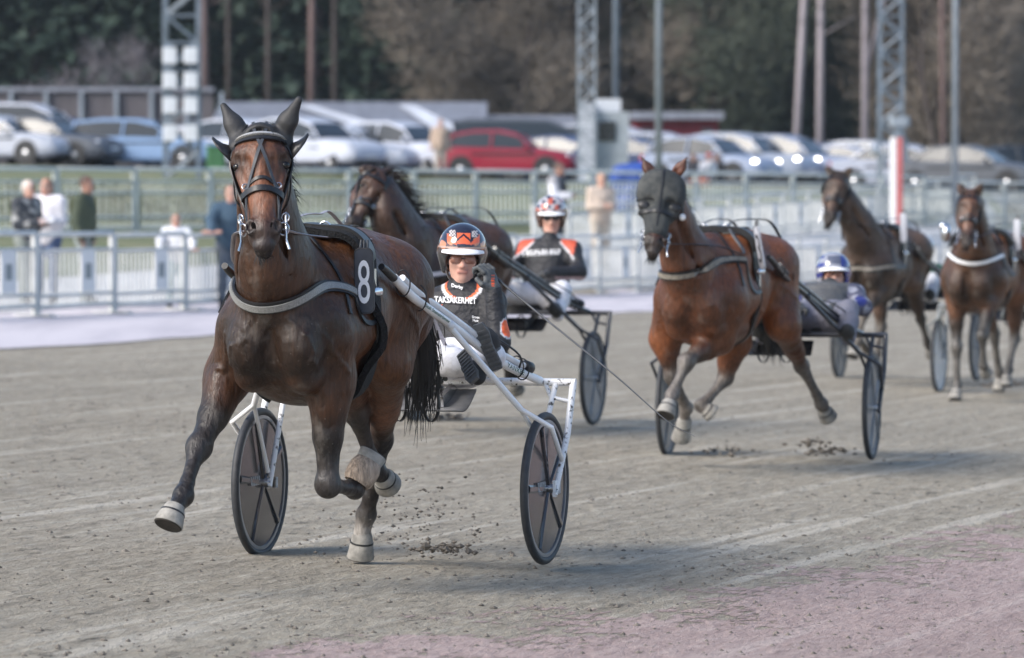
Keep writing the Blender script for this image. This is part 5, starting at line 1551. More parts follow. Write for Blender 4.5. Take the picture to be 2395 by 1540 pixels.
harness(h4, B4, HF4, hp4, 4, 'plain', blink='closed', bc_mat=mat("dusty_webbing"))
number_plate(h4, HF4.px(2113, 533, .34), A([-.02, .1, 1]), A([.6, -.8, .0]), '5', mat("white_plate_face"), M_PLATE, txt=False)
d4, JD4, bd4 = seated_driver('race driver mostly hidden behind the dusty brown horse', SF4, 1.28, .28, dict(top=A([.03, .09, .06]), collar=black, legs=A([.6, .6, .62]), feet=A([.04] * 3), hand=A([.05] * 3)),
                             dict(base=A([.5, .5, .52]), paint=lambda x, y, z, C, out: C), M_LENSD, None, h=.016)
# --- fifth team, at the right edge
SF5 = Frame(4.74, 40.5, 17)
SULKY5 = lambda: build_sulky(SF5, 'sulky', 'racing sulky with pale disc wheel and grey struts at the right edge', mat("grey_frame_paint", (.22, .24, .25), .4, noise=(20, .3)), M_DISCW, hf=HF5)
HF5 = Frame(4.36, 39.2, 20)
sul5 = SULKY5()
J5 = generic_joints(1)
J5['neck'] = [HF5.loc(HF5.px(*v)) for v in ((2290, 610, .52), (2279, 560, .70), (2272, 510, .80), (2270, 480, .84))]
BAY5 = dict(BAY, body=A([.165, .070, .034]), head=A([.16, .075, .045]), tan=A([.19, .085, .05]), dark=A([.03, .018, .012]), leg=A([.13, .12, .11]))
H5 = dict(poll=HF5.px(2269, 452, .90), muz=HF5.px(2260, 572, 1.16), wid=A([1, .1, .0]), front=A([0, -1, .3]), earl=HF5.px(2298, 427, .9), earr=HF5.px(2240, 427, .92))
h5, B5, hp5, AX5, N5 = build_horse(HF5, 'racehorse', 'bay racehorse with white breast collar at the right edge of the field', J5, H5, BAY5, h=.016)
harness(h5, B5, HF5, hp5, 5, 'plain', blink=None, bc_mat=M_INK, bc=[HF5.px(*q) for q in ((2345, 598, .50), (2330, 605, .66), (2300, 616, .80), (2275, 622, .86), (2250, 616, .84), (2228, 604, .72), (2218, 592, .5))])
number_plate(h5, HF5.px(2379, 550, .20), A([.0, .1, 1]), A([.55, -.85, .0]), '2', mat("white_plate_face"), M_PLATE, txt=False)
mb = MB(); mb.ball(HF5.px(2212, 545, .30), (.05, .09, .09)); mb.ball(HF5.px(2206, 530, .32), .04); mb.build('pole_fitting', M_STEEL, h5, True)
# ------------------------------------------------------------------ parked cars
M_CAR = mat("car_paint", objcol=True, rough=.38, coat=.25, spec=.4, noise=(1.5, .06))
M_CGLASS = mat("car_glass", (.018, .024, .030), .22, spec=.5)
M_TRIM = mat("black_trim", (.02, .02, .022), .5, noise=(9, .2))
M_ALLOY = mat("alloy_rim", (.52, .53, .55), .3, metal=.8)
M_TAIL = mat("tail_lamp_red", (.50, .015, .02), .2, coat=.6)
M_LAMP = mat("headlamp_glass", (.75, .77, .80), .08, coat=1.0, metal=.4)
M_LAMPGLINT = mat("headlamp_sun_glint", (.9, .9, .9), .1, emit=(1.0, .95, .88, 7.0))  # glow put into some headlamps to imitate sun glints off the cars
CARS = {}
PROFILES = {  # x from tail to nose (fraction), belt z, roof z (0 where none), half width, floor z
    'hatch': (4.15, [(0, .62, 0, .70, .42), (.02, .90, 0, .80, .30), (.06, 1.00, 1.06, .85, .24), (.14, 1.00, 1.38, .87, .22), (.26, .98, 1.47, .885, .20), (.45, .96, 1.48, .89, .20), (.58, .94, 1.36, .89, .20), (.70, .92, .96, .885, .20), (.76, .91, 0, .88, .21), (.90, .82, 0, .86, .22), (.97, .72, 0, .78, .26), (1, .56, 0, .66, .34)]),
    'estate': (4.7, [(0, .62, 0, .72, .42), (.015, .95, 0, .84, .30), (.04, 1.0, 1.10, .88, .26), (.10, 1.0, 1.42, .90, .24), (.25, .98, 1.49, .91, .21), (.48, .96, 1.48, .91, .20), (.60, .94, 1.34, .91, .20), (.70, .93, .98, .90, .20), (.75, .91, 0, .90, .21), (.90, .83, 0, .88, .22), (.97, .72, 0, .80, .26), (1, .56, 0, .68, .34)]),
    'suv': (4.6, [(0, .70, 0, .74, .50), (.015, 1.05, 0, .86, .40), (.05, 1.12, 1.20, .90, .34), (.12, 1.12, 1.58, .92, .32), (.26, 1.10, 1.68, .93, .30), (.48, 1.08, 1.67, .93, .30), (.60, 1.05, 1.50, .93, .30), (.70, 1.04, 1.09, .92, .30), (.76, 1.02, 0, .92, .31), (.90, .96, 0, .90, .32), (.97, .84, 0, .82, .36), (1, .64, 0, .70, .44)]),
    'sedan': (4.65, [(0, .66, 0, .70, .42), (.02, .96, 0, .82, .30), (.10, 1.02, 0, .88, .24), (.16, 1.02, 1.05, .89, .22), (.28, .99, 1.38, .90, .20), (.40, .97, 1.45, .905, .20), (.52, .96, 1.43, .905, .20), (.61, .94, 1.28, .90, .20), (.71, .92, .96, .90, .20), (.76, .91, 0, .89, .21), (.90, .82, 0, .87, .22), (.97, .72, 0, .79, .26), (1, .56, 0, .67, .34)]),
    'van': (5.0, [(0, .80, 0, .84, .45), (.01, 1.15, 0, .92, .34), (.02, 1.18, 1.9, .94, .30), (.10, 1.18, 1.98, .95, .28), (.40, 1.16, 1.99, .95, .28), (.62, 1.14, 1.96, .95, .28), (.74, 1.12, 1.72, .95, .28), (.86, 1.10, 1.14, .94, .28), (.89, 1.06, 0, .93, .28), (.95, .96, 0, .91, .30), (.99, .80, 0, .84, .34), (1, .60, 0, .76, .40)])}
def make_car(kind, label, color, glinting=False):
    Lc, st = PROFILES[kind]
    t = thing('parked_car', label, 'car', group='cars parked behind the paddock')
    X = lambda q: (q - .5) * Lc
    mb = MB(); ring = []
    for q, zb, zr, hw, zf in st:
        ring.append([(X(q), y, z) for y, z in ((-hw * .86, zf), (-hw * .98, zf + .10), (-hw, (zf + zb) / 2), (-hw * .96, zb - .05), (-hw * .88, zb), (-hw * .45, zb + .035), (hw * .45, zb + .035), (hw * .88, zb), (hw * .96, zb - .05), (hw, (zf + zb) / 2), (hw * .98, zf + .10), (hw * .86, zf))])
    n = 12
    V = [p for r in ring for p in r]
    F = [(i * n + k, i * n + n + k, i * n + n + (k + 1) % n, i * n + (k + 1) % n) for i in range(len(ring) - 1) for k in range(n)] + [tuple(range(n)), tuple(range((len(ring) - 1) * n + n - 1, (len(ring) - 1) * n - 1, -1))]
    mb.add(V, F)
    bo = mb.build('body', M_CAR, t, local=True, auto=38); bo.color = (*color, 1)
    cab = [(q, zb, zr, hw) for q, zb, zr, hw, zf in st if zr > 0]
    mb = MB(); V = []
    for q, zb, zr, hw in cab:
        wr = hw * (.90 - .17 * min(1, (zr - zb) / .5))
        V += [(X(q), -hw * .90, zb - .02), (X(q), -wr, zr), (X(q), 0, zr + .02), (X(q), wr, zr), (X(q), hw * .90, zb - .02)]
    m = len(cab)
    mb.add(V, [(5 * i + k, 5 * i + 5 + k, 5 * i + 6 + k, 5 * i + 1 + k) for i in range(m - 1) for k in range(4)] + [(0, 1, 2, 3, 4), tuple(5 * m - 1 - k for k in range(5))])
    mb.build('windows', M_CGLASS, t, local=True, auto=35)
    mb = MB(); V = []
    rc = [c for c in cab if c[2] - c[1] > .3]
    for q, zb, zr, hw in rc:
        wr = hw * (.90 - .17 * min(1, (zr - zb) / .5)) + .008
        V += [(X(q), -wr - .012, zr - .07), (X(q), -wr, zr + .004), (X(q), -wr * .6, zr + .03), (X(q), wr * .6, zr + .03), (X(q), wr, zr + .004), (X(q), wr + .012, zr - .07)]
    mb.add(V, [(6 * i + k, 6 * i + 6 + k, 6 * i + 7 + k, 6 * i + 1 + k) for i in range(len(rc) - 1) for k in range(5)])
    ro = mb.build('roof', M_CAR, t, local=True, auto=40); ro.color = (*color, 1)
    for i, s in [(i, s) for i in (1, 2, 3) for s in (-1, 1)]:
        pass
    fr_, re_ = cab[-1], cab[0]
    for s in (-1, 1):
        hwf, hwr = fr_[3] * .90 * s, re_[3] * .90 * s
        top_f, top_r = rc[-1], rc[0]
        mb = MB(); mb.tube([(X(fr_[0]), hwf, fr_[2] - .02), (X(top_f[0]), (top_f[3] * .74) * s, top_f[2])], .035, 6); mb.build('pillar', M_CAR, t, local=True, auto=40).color = (*color, 1)
        mb = MB(); mb.tube([(X(re_[0]), hwr, re_[2] - .04), (X(top_r[0]), (top_r[3] * .745) * s, top_r[2])], .06, 6); mb.build('pillar', M_CAR, t, local=True, auto=40).color = (*color, 1)
        midq = .40
        mb = MB(); mb.tube([(X(midq), .82 * s, .97 if kind not in ('suv', 'van') else 1.09), (X(midq + .01), .665 * s, (1.46 if kind not in ('suv', 'van') else (1.66 if kind == 'suv' else 1.96)))], .035, 6); mb.build('pillar', M_CAR, t, local=True, auto=40).color = (*color, 1)

    zlow = .31
    for xq in (.185, .80):
        for s in (-1, 1):
            mb = MB(); c = (X(xq), s * .80, zlow + .01)
            mb.lathe((c[0], c[1] - .11 * s, c[2]), (0, s, 0), [(0, .22), (0, .31), (.03, .325), (.18, .325), (.205, .30), (.205, .21)], 24)
            wh = mb.build('wheel', M_RUBBER, t, local=True, auto=40)
            mb = MB(); mb.lathe((c[0], c[1] + .09 * s, c[2]), (0, s, 0), [(0, .215), (.008, .215), (.012, .06), (.02, .05)], 20); mb.build('hubcap', M_ALLOY, wh, local=True, auto=40)
            mb = MB(); mb.lathe((c[0], s * (.895 if kind != 'van' else .94) - .03 * s, c[2] + .02), (0, s, 0), [(0, .39), (.035, .38), (.036, .32)], 24); mb.build('wheel_arch', M_TRIM, wh, local=True, auto=40)
    nose, tail = st[-3], st[1]
    for s in (-1, 1):
        mb = MB(); mb.ball((X(.955), s * nose[3] * .78, nose[1] - .10), (.08, .11, .055)); mb.build('headlight', M_LAMPGLINT if glinting else M_LAMP, t, True, local=True)
        mb = MB(); mb.ball((X(.012), s * tail[3] * .88, tail[1] - .10), (.05, .10, .16 if kind != 'sedan' else .08)); mb.build('taillight', M_TAIL, t, True, local=True)
        mb = MB(); mb.ball((X(.66), s * (.98 if kind != 'van' else 1.04), 1.0 if kind not in ('suv', 'van') else 1.14), (.08, .10, .07)); mm = mb.build('wing_mirror', M_CAR, t, True, local=True); mm.color = (*color, 1)
        mb = MB(); mb.box((X(.49), s * .905, .78), (Lc * .46, .02, .05)); mb.build('door_trim', M_TRIM, t, local=True)
    mb = MB(); mb.box((X(.992), 0, .48), (.05, 1.1, .16)); mb.box((X(.992), 0, .33), (.04, .5, .1)); mb.build('grille', M_TRIM, t, local=True)
    for q, z in ((1.0, .52), (-.002, .72)): mb = MB(); mb.box((X(q), 0, z), (.012, .5, .1)); mb.build('licence_plate', mat("plain_white_plate", (.7, .7, .7), .5), t, local=True)
    return t
WHT, SIL, GRY, BLK, BLU, NVY, REDC, DGR = (.50, .53, .61), (.40, .43, .50), (.20, .22, .26), (.022, .024, .03), (.20, .31, .50), (.025, .05, .14), (.25, .006, .026), (.08, .09, .11)
#  px, d, kind, colour, heading (degrees, 0 = nose to the right, 90 = nose to the camera), label, lit
CARLIST = [
    (0, 127, 'sedan', SIL, 24, 'silver saloon car cut by the left edge beside a dark car', 0),
    (108, 127.5, 'sedan', DGR, 22, 'dark grey saloon car between the silver saloon and the blue hatchback', 0),
    (45, 136, 'van', WHT, 14, 'white van with rounded roof standing behind the dark saloon car', 0),
    (338, 128, 'estate', BLU, 10, 'light blue estate car with white roof glare behind the floodlight mast', 0),
    (590, 134, 'suv', WHT, 42, 'white car half hidden behind the ears of the leading horse', 0),
    (735, 128, 'suv', WHT, 40, 'white car with dark wheel arch just right of the leading horse', 0),
    (845, 130, 'estate', (.30, .34, .42), 38, 'blue grey estate car between two white cars', 0),
    (945, 130, 'suv', WHT, 36, 'white car with tinted side window next to the red hatchback', 0),
    (805, 140, 'hatch', WHT, 40, 'white car roof showing in the second parked row', 0),
    (1190, 128, 'hatch', REDC, 9, 'bright red hatchback seen from the side', 0),
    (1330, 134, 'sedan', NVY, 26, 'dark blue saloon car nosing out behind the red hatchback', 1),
    (1240, 137, 'van', DGR, 4, 'dark van with open side door behind the red hatchback', 0),
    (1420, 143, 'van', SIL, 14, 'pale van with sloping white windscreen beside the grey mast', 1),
    (1565, 136, 'suv', (.42, .46, .56), 18, 'pale blue car parked in front of the dark red shed', 0),
    (1665, 128, 'hatch', (.28, .33, .44), 34, 'pale blue hatchback with sun glint added at the headlamp behind the two seated people', 1),
    (1745, 132, 'suv', (.30, .34, .42), 30, 'blue grey sport utility car with sun glint added at the headlamp', 1),
    (1850, 133, 'suv', (.22, .26, .36), 28, 'blue grey car with sun glint added at the headlamp furthest right of the pair', 1),
    (1985, 136, 'sedan', (.36, .39, .48), 24, 'pale blue grey saloon car just left of the red and white post', 0),
    (2125, 130, 'sedan', (.36, .39, .47), 22, 'silver saloon car just right of the red and white post', 0),
    (2195, 140, 'sedan', WHT, 20, 'white car roof right of the thin lamp pole in the second row', 0),
    (2330, 131, 'estate', BLK, 168, 'black estate car at the right edge of the car park', 0),
    (160, 143, 'suv', NVY, 24, 'navy car roof showing above the dark saloon car', 0),
    (255, 142, 'hatch', WHT, 30, 'white hatchback roof between the navy roof and the blue estate car', 0),
    (480, 141, 'estate', WHT, 30, 'white estate car roof right behind the floodlight mast', 0),
    (660, 142, 'hatch', SIL, 36, 'silver hatchback roof over the ears of the leading horse', 0),
    (905, 143, 'sedan', DGR, 36, 'dark grey saloon car roof in the second row near the red hatchback', 0),
    (1010, 142, 'hatch', WHT, 30, 'white hatchback roof behind the person in beige', 0),
    (1490, 133, 'sedan', NVY, 22, 'navy saloon car just left of the hooded horse', 0),
    (1945, 137, 'hatch', NVY, 30, 'navy hatchback behind the dusty brown horse head', 0),
    (2055, 140, 'suv', (.45, .48, .55), 26, 'grey sport utility car roof behind the red and white post', 0),
    (2270, 128, 'sedan', DGR, 24, 'dark grey saloon car at the foot of the right lamp pole', 0),
    (2375, 142, 'estate', WHT, 170, 'white estate car behind the black estate at the right edge', 0),
]
for px, d, kind, colr, ang, lab, glinting in CARLIST:
    c = make_car(kind, lab, colr, bool(glinting))
    x = (px - CX) / FPX * d
    c.location = (x, d, gz(x, d) + .05); c.rotation_euler = (0, 0, -math.radians(ang))

# ------------------------------------------------------------------ masts, poles and posts
M_MAST = mat("blue_grey_steel", (.17, .21, .26), .5, metal=.2, noise=(2, .25))
M_MASTL = mat("pale_grey_steel", (.27, .31, .36), .5, metal=.2, noise=(2, .2))
M_PANEL = mat("white_lamp_panel", (.58, .61, .67), .5, noise=(3, .08))
def lattice(name, label, px, d, width, height, panels=None, thin=.04, m=None):
    x = (px - CX) / FPX * d
    t = thing(name, label, 'mast', (x, d, gz(x, d)))
    hw = width / 2; m = m or M_MAST
    for sx in (-1, 1):
        for sy in (-1, 1):
            mb = MB(); mb.box((sx * hw, sy * hw, height / 2), (thin * 1.7, thin * 1.7, height)); mb.build('corner_post', m, t, local=True)
    mb = MB(); nb = int(height / (width * .8)); dz = height / nb
    for k in range(nb):
        z0, z1 = k * dz, (k + 1) * dz
        for s in (-1, 1):
            a, b = (1, -1) if k % 2 else (-1, 1)
            mb.tube([(a * hw, s * hw, z0), (b * hw, s * hw, z1)], thin * .8, 6); mb.tube([(s * hw, a * hw, z0), (s * hw, b * hw, z1)], thin * .8, 6)
            mb.tube([(-hw, s * hw, z1), (hw, s * hw, z1)], thin * .6, 6)
    mb.build('bracing', m, t, local=True)
    if panels:
        for pz in panels:
            for s in (-1, 1):
                mb = MB(); mb.box((s * .262, -hw - .12, pz), (.36, .10, .40), None, .03); p = mb.build('lamp_panel', M_PANEL, t, local=True)
                mb = MB(); mb.box((s * .262, -hw - .045, pz), (.10, .05, .6)); mb.build('bracket', m, p, local=True)
    return t
d_ = 108.0
zz = lambda py, d: CAM_Z + (HORIZON - py) / FPX * d
xm = (427 - CX) / FPX * d_
gm = gz(xm, d_)
lattice('floodlight_mast', 'grey lattice mast with two columns of white square lamp panels before the blue car', 427, d_, .84, 13, [zz(py, d_) - gm for py in (132, 190, 248, 312)])
lattice('lattice_mast', 'slim grey lattice mast rising beside the pale equipment cabin', 1372, 118, .45, 14, None, .035, M_MASTL)
lattice('lattice_mast', 'grey lattice mast in front of the brown trees behind the red and white post', 2082, 120, .62, 14, None, .045)
def pole(name, label, px, d, r, h, m, tilt=0., cat='pole', r2=None):
    x = (px - CX) / FPX * d
    t = thing(name, label, cat, (x, d, gz(x, d)))
    mb = MB(); mb.tube([(0, 0, 0), (tilt * .5, 0, h * .5), (tilt, 0, h)], [r, (r + (r2 or r * .8)) / 2, r2 or r * .8], 12); mb.build('shaft', m, t, True, local=True)
    mb = MB(); mb.lathe((0, 0, -.05), (0, 0, 1), [(0, r * 2.2), (.35, r * 2.2), (.42, r * 1.2)], 14); mb.build('base', m, t, local=True, auto=40)
    return t
pole('lamp_pole', 'grey lamp pole in front of the dark red shed', 1540, 112, .092, 15, M_MASTL)
pole('lamp_pole', 'grey lamp pole between the silver saloon and the black estate', 2233, 112, .085, 15, M_MASTL)
pole('lamp_pole', 'dull blue grey pole right of the slim lattice mast', 1440, 126, .10, 15, M_MAST)
# finish post: white and red
xp, dp = (2096 - CX) / FPX * 86, 86
t = thing('finish_post', 'upright post painted white on one half and red on the other', 'post', (xp, dp, gz(xp, dp)))
top = zz(322, dp) - gz(xp, dp)
mb = MB(); mb.box((-.062, 0, top / 2), (.124, .2, top), None, .02); mb.build('white_half', M_WHITE, t, local=True)
mb = MB(); mb.box((.062, 0, top / 2), (.122, .2, top), None, .02); mb.build('red_half', mat("faded_red_paint", (.48, .13, .13), .5, noise=(3, .15)), t, local=True)
xc, dc = (2103 - CX) / FPX * 116, 116
t = thing('camera_post', 'pale grey camera head on a post above the red and white post', 'camera', (xc, dc, gz(xc, dc)))
h_ = zz(285, dc) - gz(xc, dc)
mb = MB(); mb.box((0, 0, h_), (.55, .4, .28), None, .08); mb.build('housing', M_MASTL, t, local=True)
mb = MB(); mb.tube([(0, 0, 0), (0, 0, h_ - .1)], .07, 10); mb.box((0, 0, h_ - .3), (.3, .3, .35), None, .06); mb.box((.12, 0, h_ - .75), (.22, .2, .6), None, .06); mb.build('stand', M_MAST, t, local=True)
xc, dc = (2052 - CX) / FPX * 118, 118
t = thing('loudspeaker_horn', 'white horn loudspeaker on a short stand beside the red and white post', 'loudspeaker', (xc, dc, gz(xc, dc)))
h_ = zz(350, dc) - gz(xc, dc)
mb = MB(); mb.lathe((-.16, 0, h_), (1, 0, -.15), [(0, .20), (.05, .17), (.22, .07), (.3, .06)], 16); mb.build('horn', M_PANEL, t, local=True, auto=40)
mb = MB(); mb.tube([(.1, 0, 0), (.1, 0, h_)], .06, 10); mb.build('stand', M_MASTL, t, local=True)

# ------------------------------------------------------------------ buildings behind the car park
M_SHEETR = mat("grey_sheet_roof", (.22, .235, .28), .45, noise=(.6, .25), stretch=(6, 1, 1))
M_SHEETL = mat("pale_sheet_roof", (.46, .49, .56), .45, noise=(.6, .2))
M_WOODW = mat("dark_stained_boards", (.105, .095, .105), .8, noise=(1.2, .35), stretch=(8, 1, .4))
M_REDW = mat("falu_red_boards", (.17, .018, .028), .8, noise=(1.2, .3), stretch=(8, 1, .4))
def bx(px0, px1, py0, py1, d, depth, name, m, parent):
    x0, x1 = (px0 - CX) / FPX * d, (px1 - CX) / FPX * d
    z0, z1 = zz(py1, d), zz(py0, d)
    mb = MB(); mb.box(((x0 + x1) / 2, d + depth / 2, (z0 + z1) / 2), (x1 - x0, depth, z1 - z0)); return mb.build(name, m, parent)
def at_(px, d): return ((px - CX) / FPX * d, d, gz((px - CX) / FPX * d, d))
t = thing('board_wall', 'dark boarded wall with pale posts behind the cars at the left', 'wall', at_(230, 152))
bx(-120, 500, 215, 420, 152, .25, 'boards', M_WOODW, t)
bx(-120, 500, 205, 214.5, 151.85, .6, 'coping', M_SHEETR, t)
for k in range(8): bx(-60 + k * 82, -51 + k * 82, 216, 420, 151.8, .15, 'post', M_MASTL, t)
def roof_building(name, label, px0, px1, eave, ridge, d, depth, mr, mw, skew=0.):
    t = thing(name, label, 'building', at_((px0 + px1) / 2, d))
    bx(px0, px1, eave, 440, d, depth, 'wall', mw, t)
    x0, x1 = (px0 - 8 - CX) / FPX * d, (px1 + 8 - CX) / FPX * d
    ze, zr = zz(eave, d), zz(ridge, d)
    mb = MB(); V = [(x0, d - .5, ze - .03), (x1, d - .5, ze - .03), (x1 + skew, d + depth / 2, zr), (x0 + skew, d + depth / 2, zr), (x1, d + depth + .5, ze - .03), (x0, d + depth + .5, ze - .03)]
    V += [(x, y, z + .14) for x, y, z in V]
    mb.add(V, [(0, 1, 2, 3), (3, 2, 4, 5), (6, 9, 8, 7), (9, 11, 10, 8), (0, 6, 7, 1), (1, 7, 8, 2), (2, 8, 10, 4), (5, 11, 6 + 3, 3), (3, 9, 6, 0), (4, 10, 11, 5)])
    mb.build('roof', mr, t)
    return t
b = roof_building('stable_block', 'long low stable building with grey sheet roof right of the leading horse', 500, 1130, 300, 240, 160, 12, M_SHEETR, M_WOODW)
for k, (xa, xb) in enumerate(((690, 930), (930, 1090))):
    d = 158.0
    mb = MB(); a0, a1 = (xa - CX) / FPX * d, (xb - CX) / FPX * d
    za, zb = zz(246, d), zz(305, d)
    V = [(a0, d, za), (a0 + .6, d, za), (a1, d - .8, zb), (a1 - 1.1, d - .8, zb)]
    mb.add(V + [(x, y + .3, z - .1) for x, y, z in V], [(0, 1, 2, 3), (7, 6, 5, 4), (0, 4, 5, 1), (1, 5, 6, 2), (2, 6, 7, 3), (3, 7, 4, 0)])
    mb.build('pale_verge', M_SHEETL, b)
roof_building('shed', 'grey roofed shed between the stable block and the slim lattice mast', 1060, 1340, 292, 274, 166, 8, M_SHEETR, M_WOODW)
t = thing('red_shed', 'dark red wooden shed with flat grey roof behind the white cars', 'building', at_(1585, 158))
bx(1484, 1680, 280, 440, 158, 6, 'wall', M_REDW, t)
bx(1476, 1692, 262, 279.6, 157.5, 7, 'roof', M_SHEETR, t)
for px in (1500, 1640): bx(px, px + 26, 300, 420, 157.93, .05, 'door', M_WOODW, t)
t = thing('equipment_cabin', 'pale grey cabin with rooftop box beside the slim lattice mast', 'cabin', at_(1420, 122))
bx(1352, 1388, 240, 430, 121.5, .6, 'pillar', M_SHEETL, t)
bx(1388, 1470, 262, 430, 122, 1.2, 'wall', mat("cabin_grey", (.34, .38, .42), .5, noise=(2, .2)), t)
bx(1392, 1452, 232, 261.5, 122.1, 1.0, 'roof_box', M_PANEL, t)
bx(1400, 1440, 285, 330, 121.93, .05, 'window', M_CGLASS, t)
# bins and covers
t = thing('green_bin', 'green plastic bin beside the blue estate car', 'bin', at_(507, 118))
mb = MB(); mb.box((0, 0, .33), (.52, .5, .66), None, .06); mb.build('tub', mat("green_plastic", (.04, .14, .055), .45, noise=(3, .2)), t, local=True)
mb = MB(); mb.box((0, 0, .70), (.57, .55, .07), None, .06); mb.tube([(-.25, .3, .72), (.25, .3, .72)], .025, 8); mb.build('lid', mat("green_plastic"), t, local=True)
t = thing('blue_tarpaulin', 'bright blue tarpaulin draped over a low stall left of the hooded horse', 'tarpaulin', at_(1478, 104))
BT = SDF(.1)
BT.cap((-.25, 0, .9), (.25, 0, .95), .28, .3); BT.cap((-.32, 0, .1), (-.3, 0, .8), .22, .22); BT.cap((.3, .05, .1), (.3, 0, .85), .22, .24); BT.cap((-.1, -.15, .2), (.1, -.1, .9), .2, .2)
V0 = A(at_(1478, 104))
for q in BT.p: q['a'] = q['a'] + V0; q['b'] = q['b'] + V0
BT.mesh('sheet', mat("blue_tarpaulin_cloth", (.02, .065, .30), .45, noise=(3, .3), bump=(6, .6, .05)), t, .03)
mb = MB(); mb.tube([(-.5, .3, 0), (-.5, .3, 1.0)], .03, 6); mb.tube([(.5, .3, 0), (.5, .3, 1.0)], .03, 6); mb.build('stall_legs', M_MAST, t, local=True)

# ------------------------------------------------------------------ trees
def needle_cloud(mb, rs, h0, h1, r0, n, size, shape):
    for _ in range(n):
        k = rs.random() ** .85
        z = h0 + (h1 - h0) * k
        R = r0 * shape(k) * math.sqrt(rs.random()) * rs.uniform(.65, 1.1)
        a = rs.uniform(0, 2 * math.pi)
        p = A([R * math.cos(a), R * math.sin(a), z - .25 * R])
        u = nrm(A([math.cos(a), math.sin(a), -.35]) + A([rs.gauss(0, .4) for _ in range(3)]))
        v = nrm(np.cross(u, A([rs.gauss(0, .5), rs.gauss(0, .5), 1])))
        s = size * rs.uniform(.5, 1.4)
        mb.add([p - u * s * .4 - v * s * .5, p + u * s - v * s * .1, p + u * s * .4 + v * s * .6, p - u * s * .5 + v * s * .3], [(0, 1, 2, 3)])
M_SPRUCE = mat("spruce_needles", (.012, .031, .022), .75, noise=(.35, .6), col2=(.030, .044, .020), ramp=(.42, .75))
M_PINE = mat("pine_needles", (.030, .045, .030), .75, noise=(.4, .6), col2=(.055, .055, .032), ramp=(.45, .75))
M_BARKD = mat("grey_brown_bark", (.075, .060, .056), .9, noise=(2, .4), stretch=(4, 4, .6))
M_BARKP = mat("pinkish_pine_bark", (.17, .115, .105), .9, noise=(1.2, .35), stretch=(4, 4, .6))
M_BIRCH = mat("pale_birch_bark", (.34, .30, .32), .8, noise=(1.4, 1), col2=(.10, .09, .09), ramp=(.58, .70), stretch=(1, 1, 2.5))
M_TWIG = mat("bare_brown_twigs", (.20, .17, .14), .9, noise=(.5, .4), col2=(.26, .22, .165), ramp=(.45, .75))
M_TWIGG = mat("bare_grey_twigs", (.22, .20, .22), .9, noise=(.5, .4))
M_BUD = mat("budding_olive_twigs", (.095, .115, .082), .9, noise=(.5, .4), col2=(.145, .145, .11), ramp=(.45, .75))
def conifer(seed, kind):
    rs = random.Random(seed)
    t = thing('spruce_tree' if kind == 0 else 'pine_tree', '', 'tree')
    H = rs.uniform(17, 21); mb = MB()
    mb.tube([(0, 0, -.5), (rs.uniform(-.2, .2), 0, H * .5), (rs.uniform(-.3, .3), 0, H)], [.26, .17, .03], 8)
    for _ in range(26):
        z = rs.uniform(2, H * .9); a = rs.uniform(0, 6.28); r_ = (1 - z / H) * 2.6 + .3
        mb.tube([(0, 0, z), (r_ * math.cos(a), r_ * math.sin(a), z - .25 * r_)], [.05, .012], 4)
    mb.build('trunk', M_BARKD if kind == 0 else M_BARKP, t, True, local=True)
    mb = MB()
    if kind == 0: needle_cloud(mb, rs, .8, H, 3.3, 2300, .42, lambda k: (1 - k) * (.75 + .35 * math.sin(k * 46)) + .04)
    else: needle_cloud(mb, rs, H * .48, H, 2.6, 1500, .40, lambda k: math.sin(min(1, k + .12) * 3.0) * (.7 + .4 * math.sin(k * 26)))
    mb.build('crown', M_SPRUCE if kind == 0 else M_PINE, t, local=True)
    return t
def leafless(seed, name, mt, mtw, H, spread, ntw, lean=0.):
    rs = random.Random(seed)
    t = thing(name, '', 'tree')
    mb, tw = MB(), []
    def grow(p, d, L, r, lev):
        n = 4; pts = [p]; q = p
        for i in range(n):
            d = nrm(d + A([rs.gauss(0, .12), rs.gauss(0, .12), .05])); q = q + d * L / n; pts.append(q)
        mb.tube(pts, list(np.linspace(r, r * .5, n + 1)), 5 if lev else 8)
        if lev >= 3: tw.extend([(pts[2], d), (pts[4], d), (pts[4] - A([0, 0, .8]), d)]); return
        for _ in range((5, 4, 4)[lev]):
            k = rs.randint(1, n); nd = nrm(d * .8 + A([rs.gauss(0, spread), rs.gauss(0, spread), rs.uniform(-.25, .4)]))
            grow(pts[k], nd, L * rs.uniform(.42, .62), r * .42, lev + 1)
    grow(A([0, 0, -.4]), nrm(A([lean, 0, 1])), H * .62, .17 * H / 12, 0)
    mb.build('trunk', mt, t, True, local=True)
    mb = MB()
    for _ in range(ntw):
        p, d = rs.choice(tw); p = p + A([rs.gauss(0, .55), rs.gauss(0, .55), rs.gauss(0, .55)])
        d = nrm(d + A([rs.gauss(0, .5) for _ in range(3)])); s = np.cross(d, A([rs.gauss(0, 1), rs.gauss(0, 1), .2])); s = nrm(s) * .022
        L = rs.uniform(.35, .9)
        mb.add([p - s, p + s, p + d * L + s * .3, p + d * L - s * .3], [(0, 1, 2, 3)])
        if rs.random() < .5:
            e = p + d * L * .6; u = nrm(A([rs.gauss(0, 1) for _ in range(3)])) * .07; v = nrm(np.cross(u, d)) * .05
            mb.add([e - u, e - v, e + u, e + v], [(0, 1, 2, 3)])
    mb.build('crown', mtw, t, local=True)
    return t
def plant(proto, used, px, d, rot, sc_, label, group):
    o = proto if not used else copy_tree(proto)
    x = (px - CX) / FPX * d
    o.location = (x, d, gz(x, d)); o.rotation_euler = (0, 0, rot); o.scale = (sc_, sc_, sc_)
    return tag(o, label, None, group)
G_CON, G_LEAF = 'conifers of the wood behind the track', 'leafless trees behind the car park'
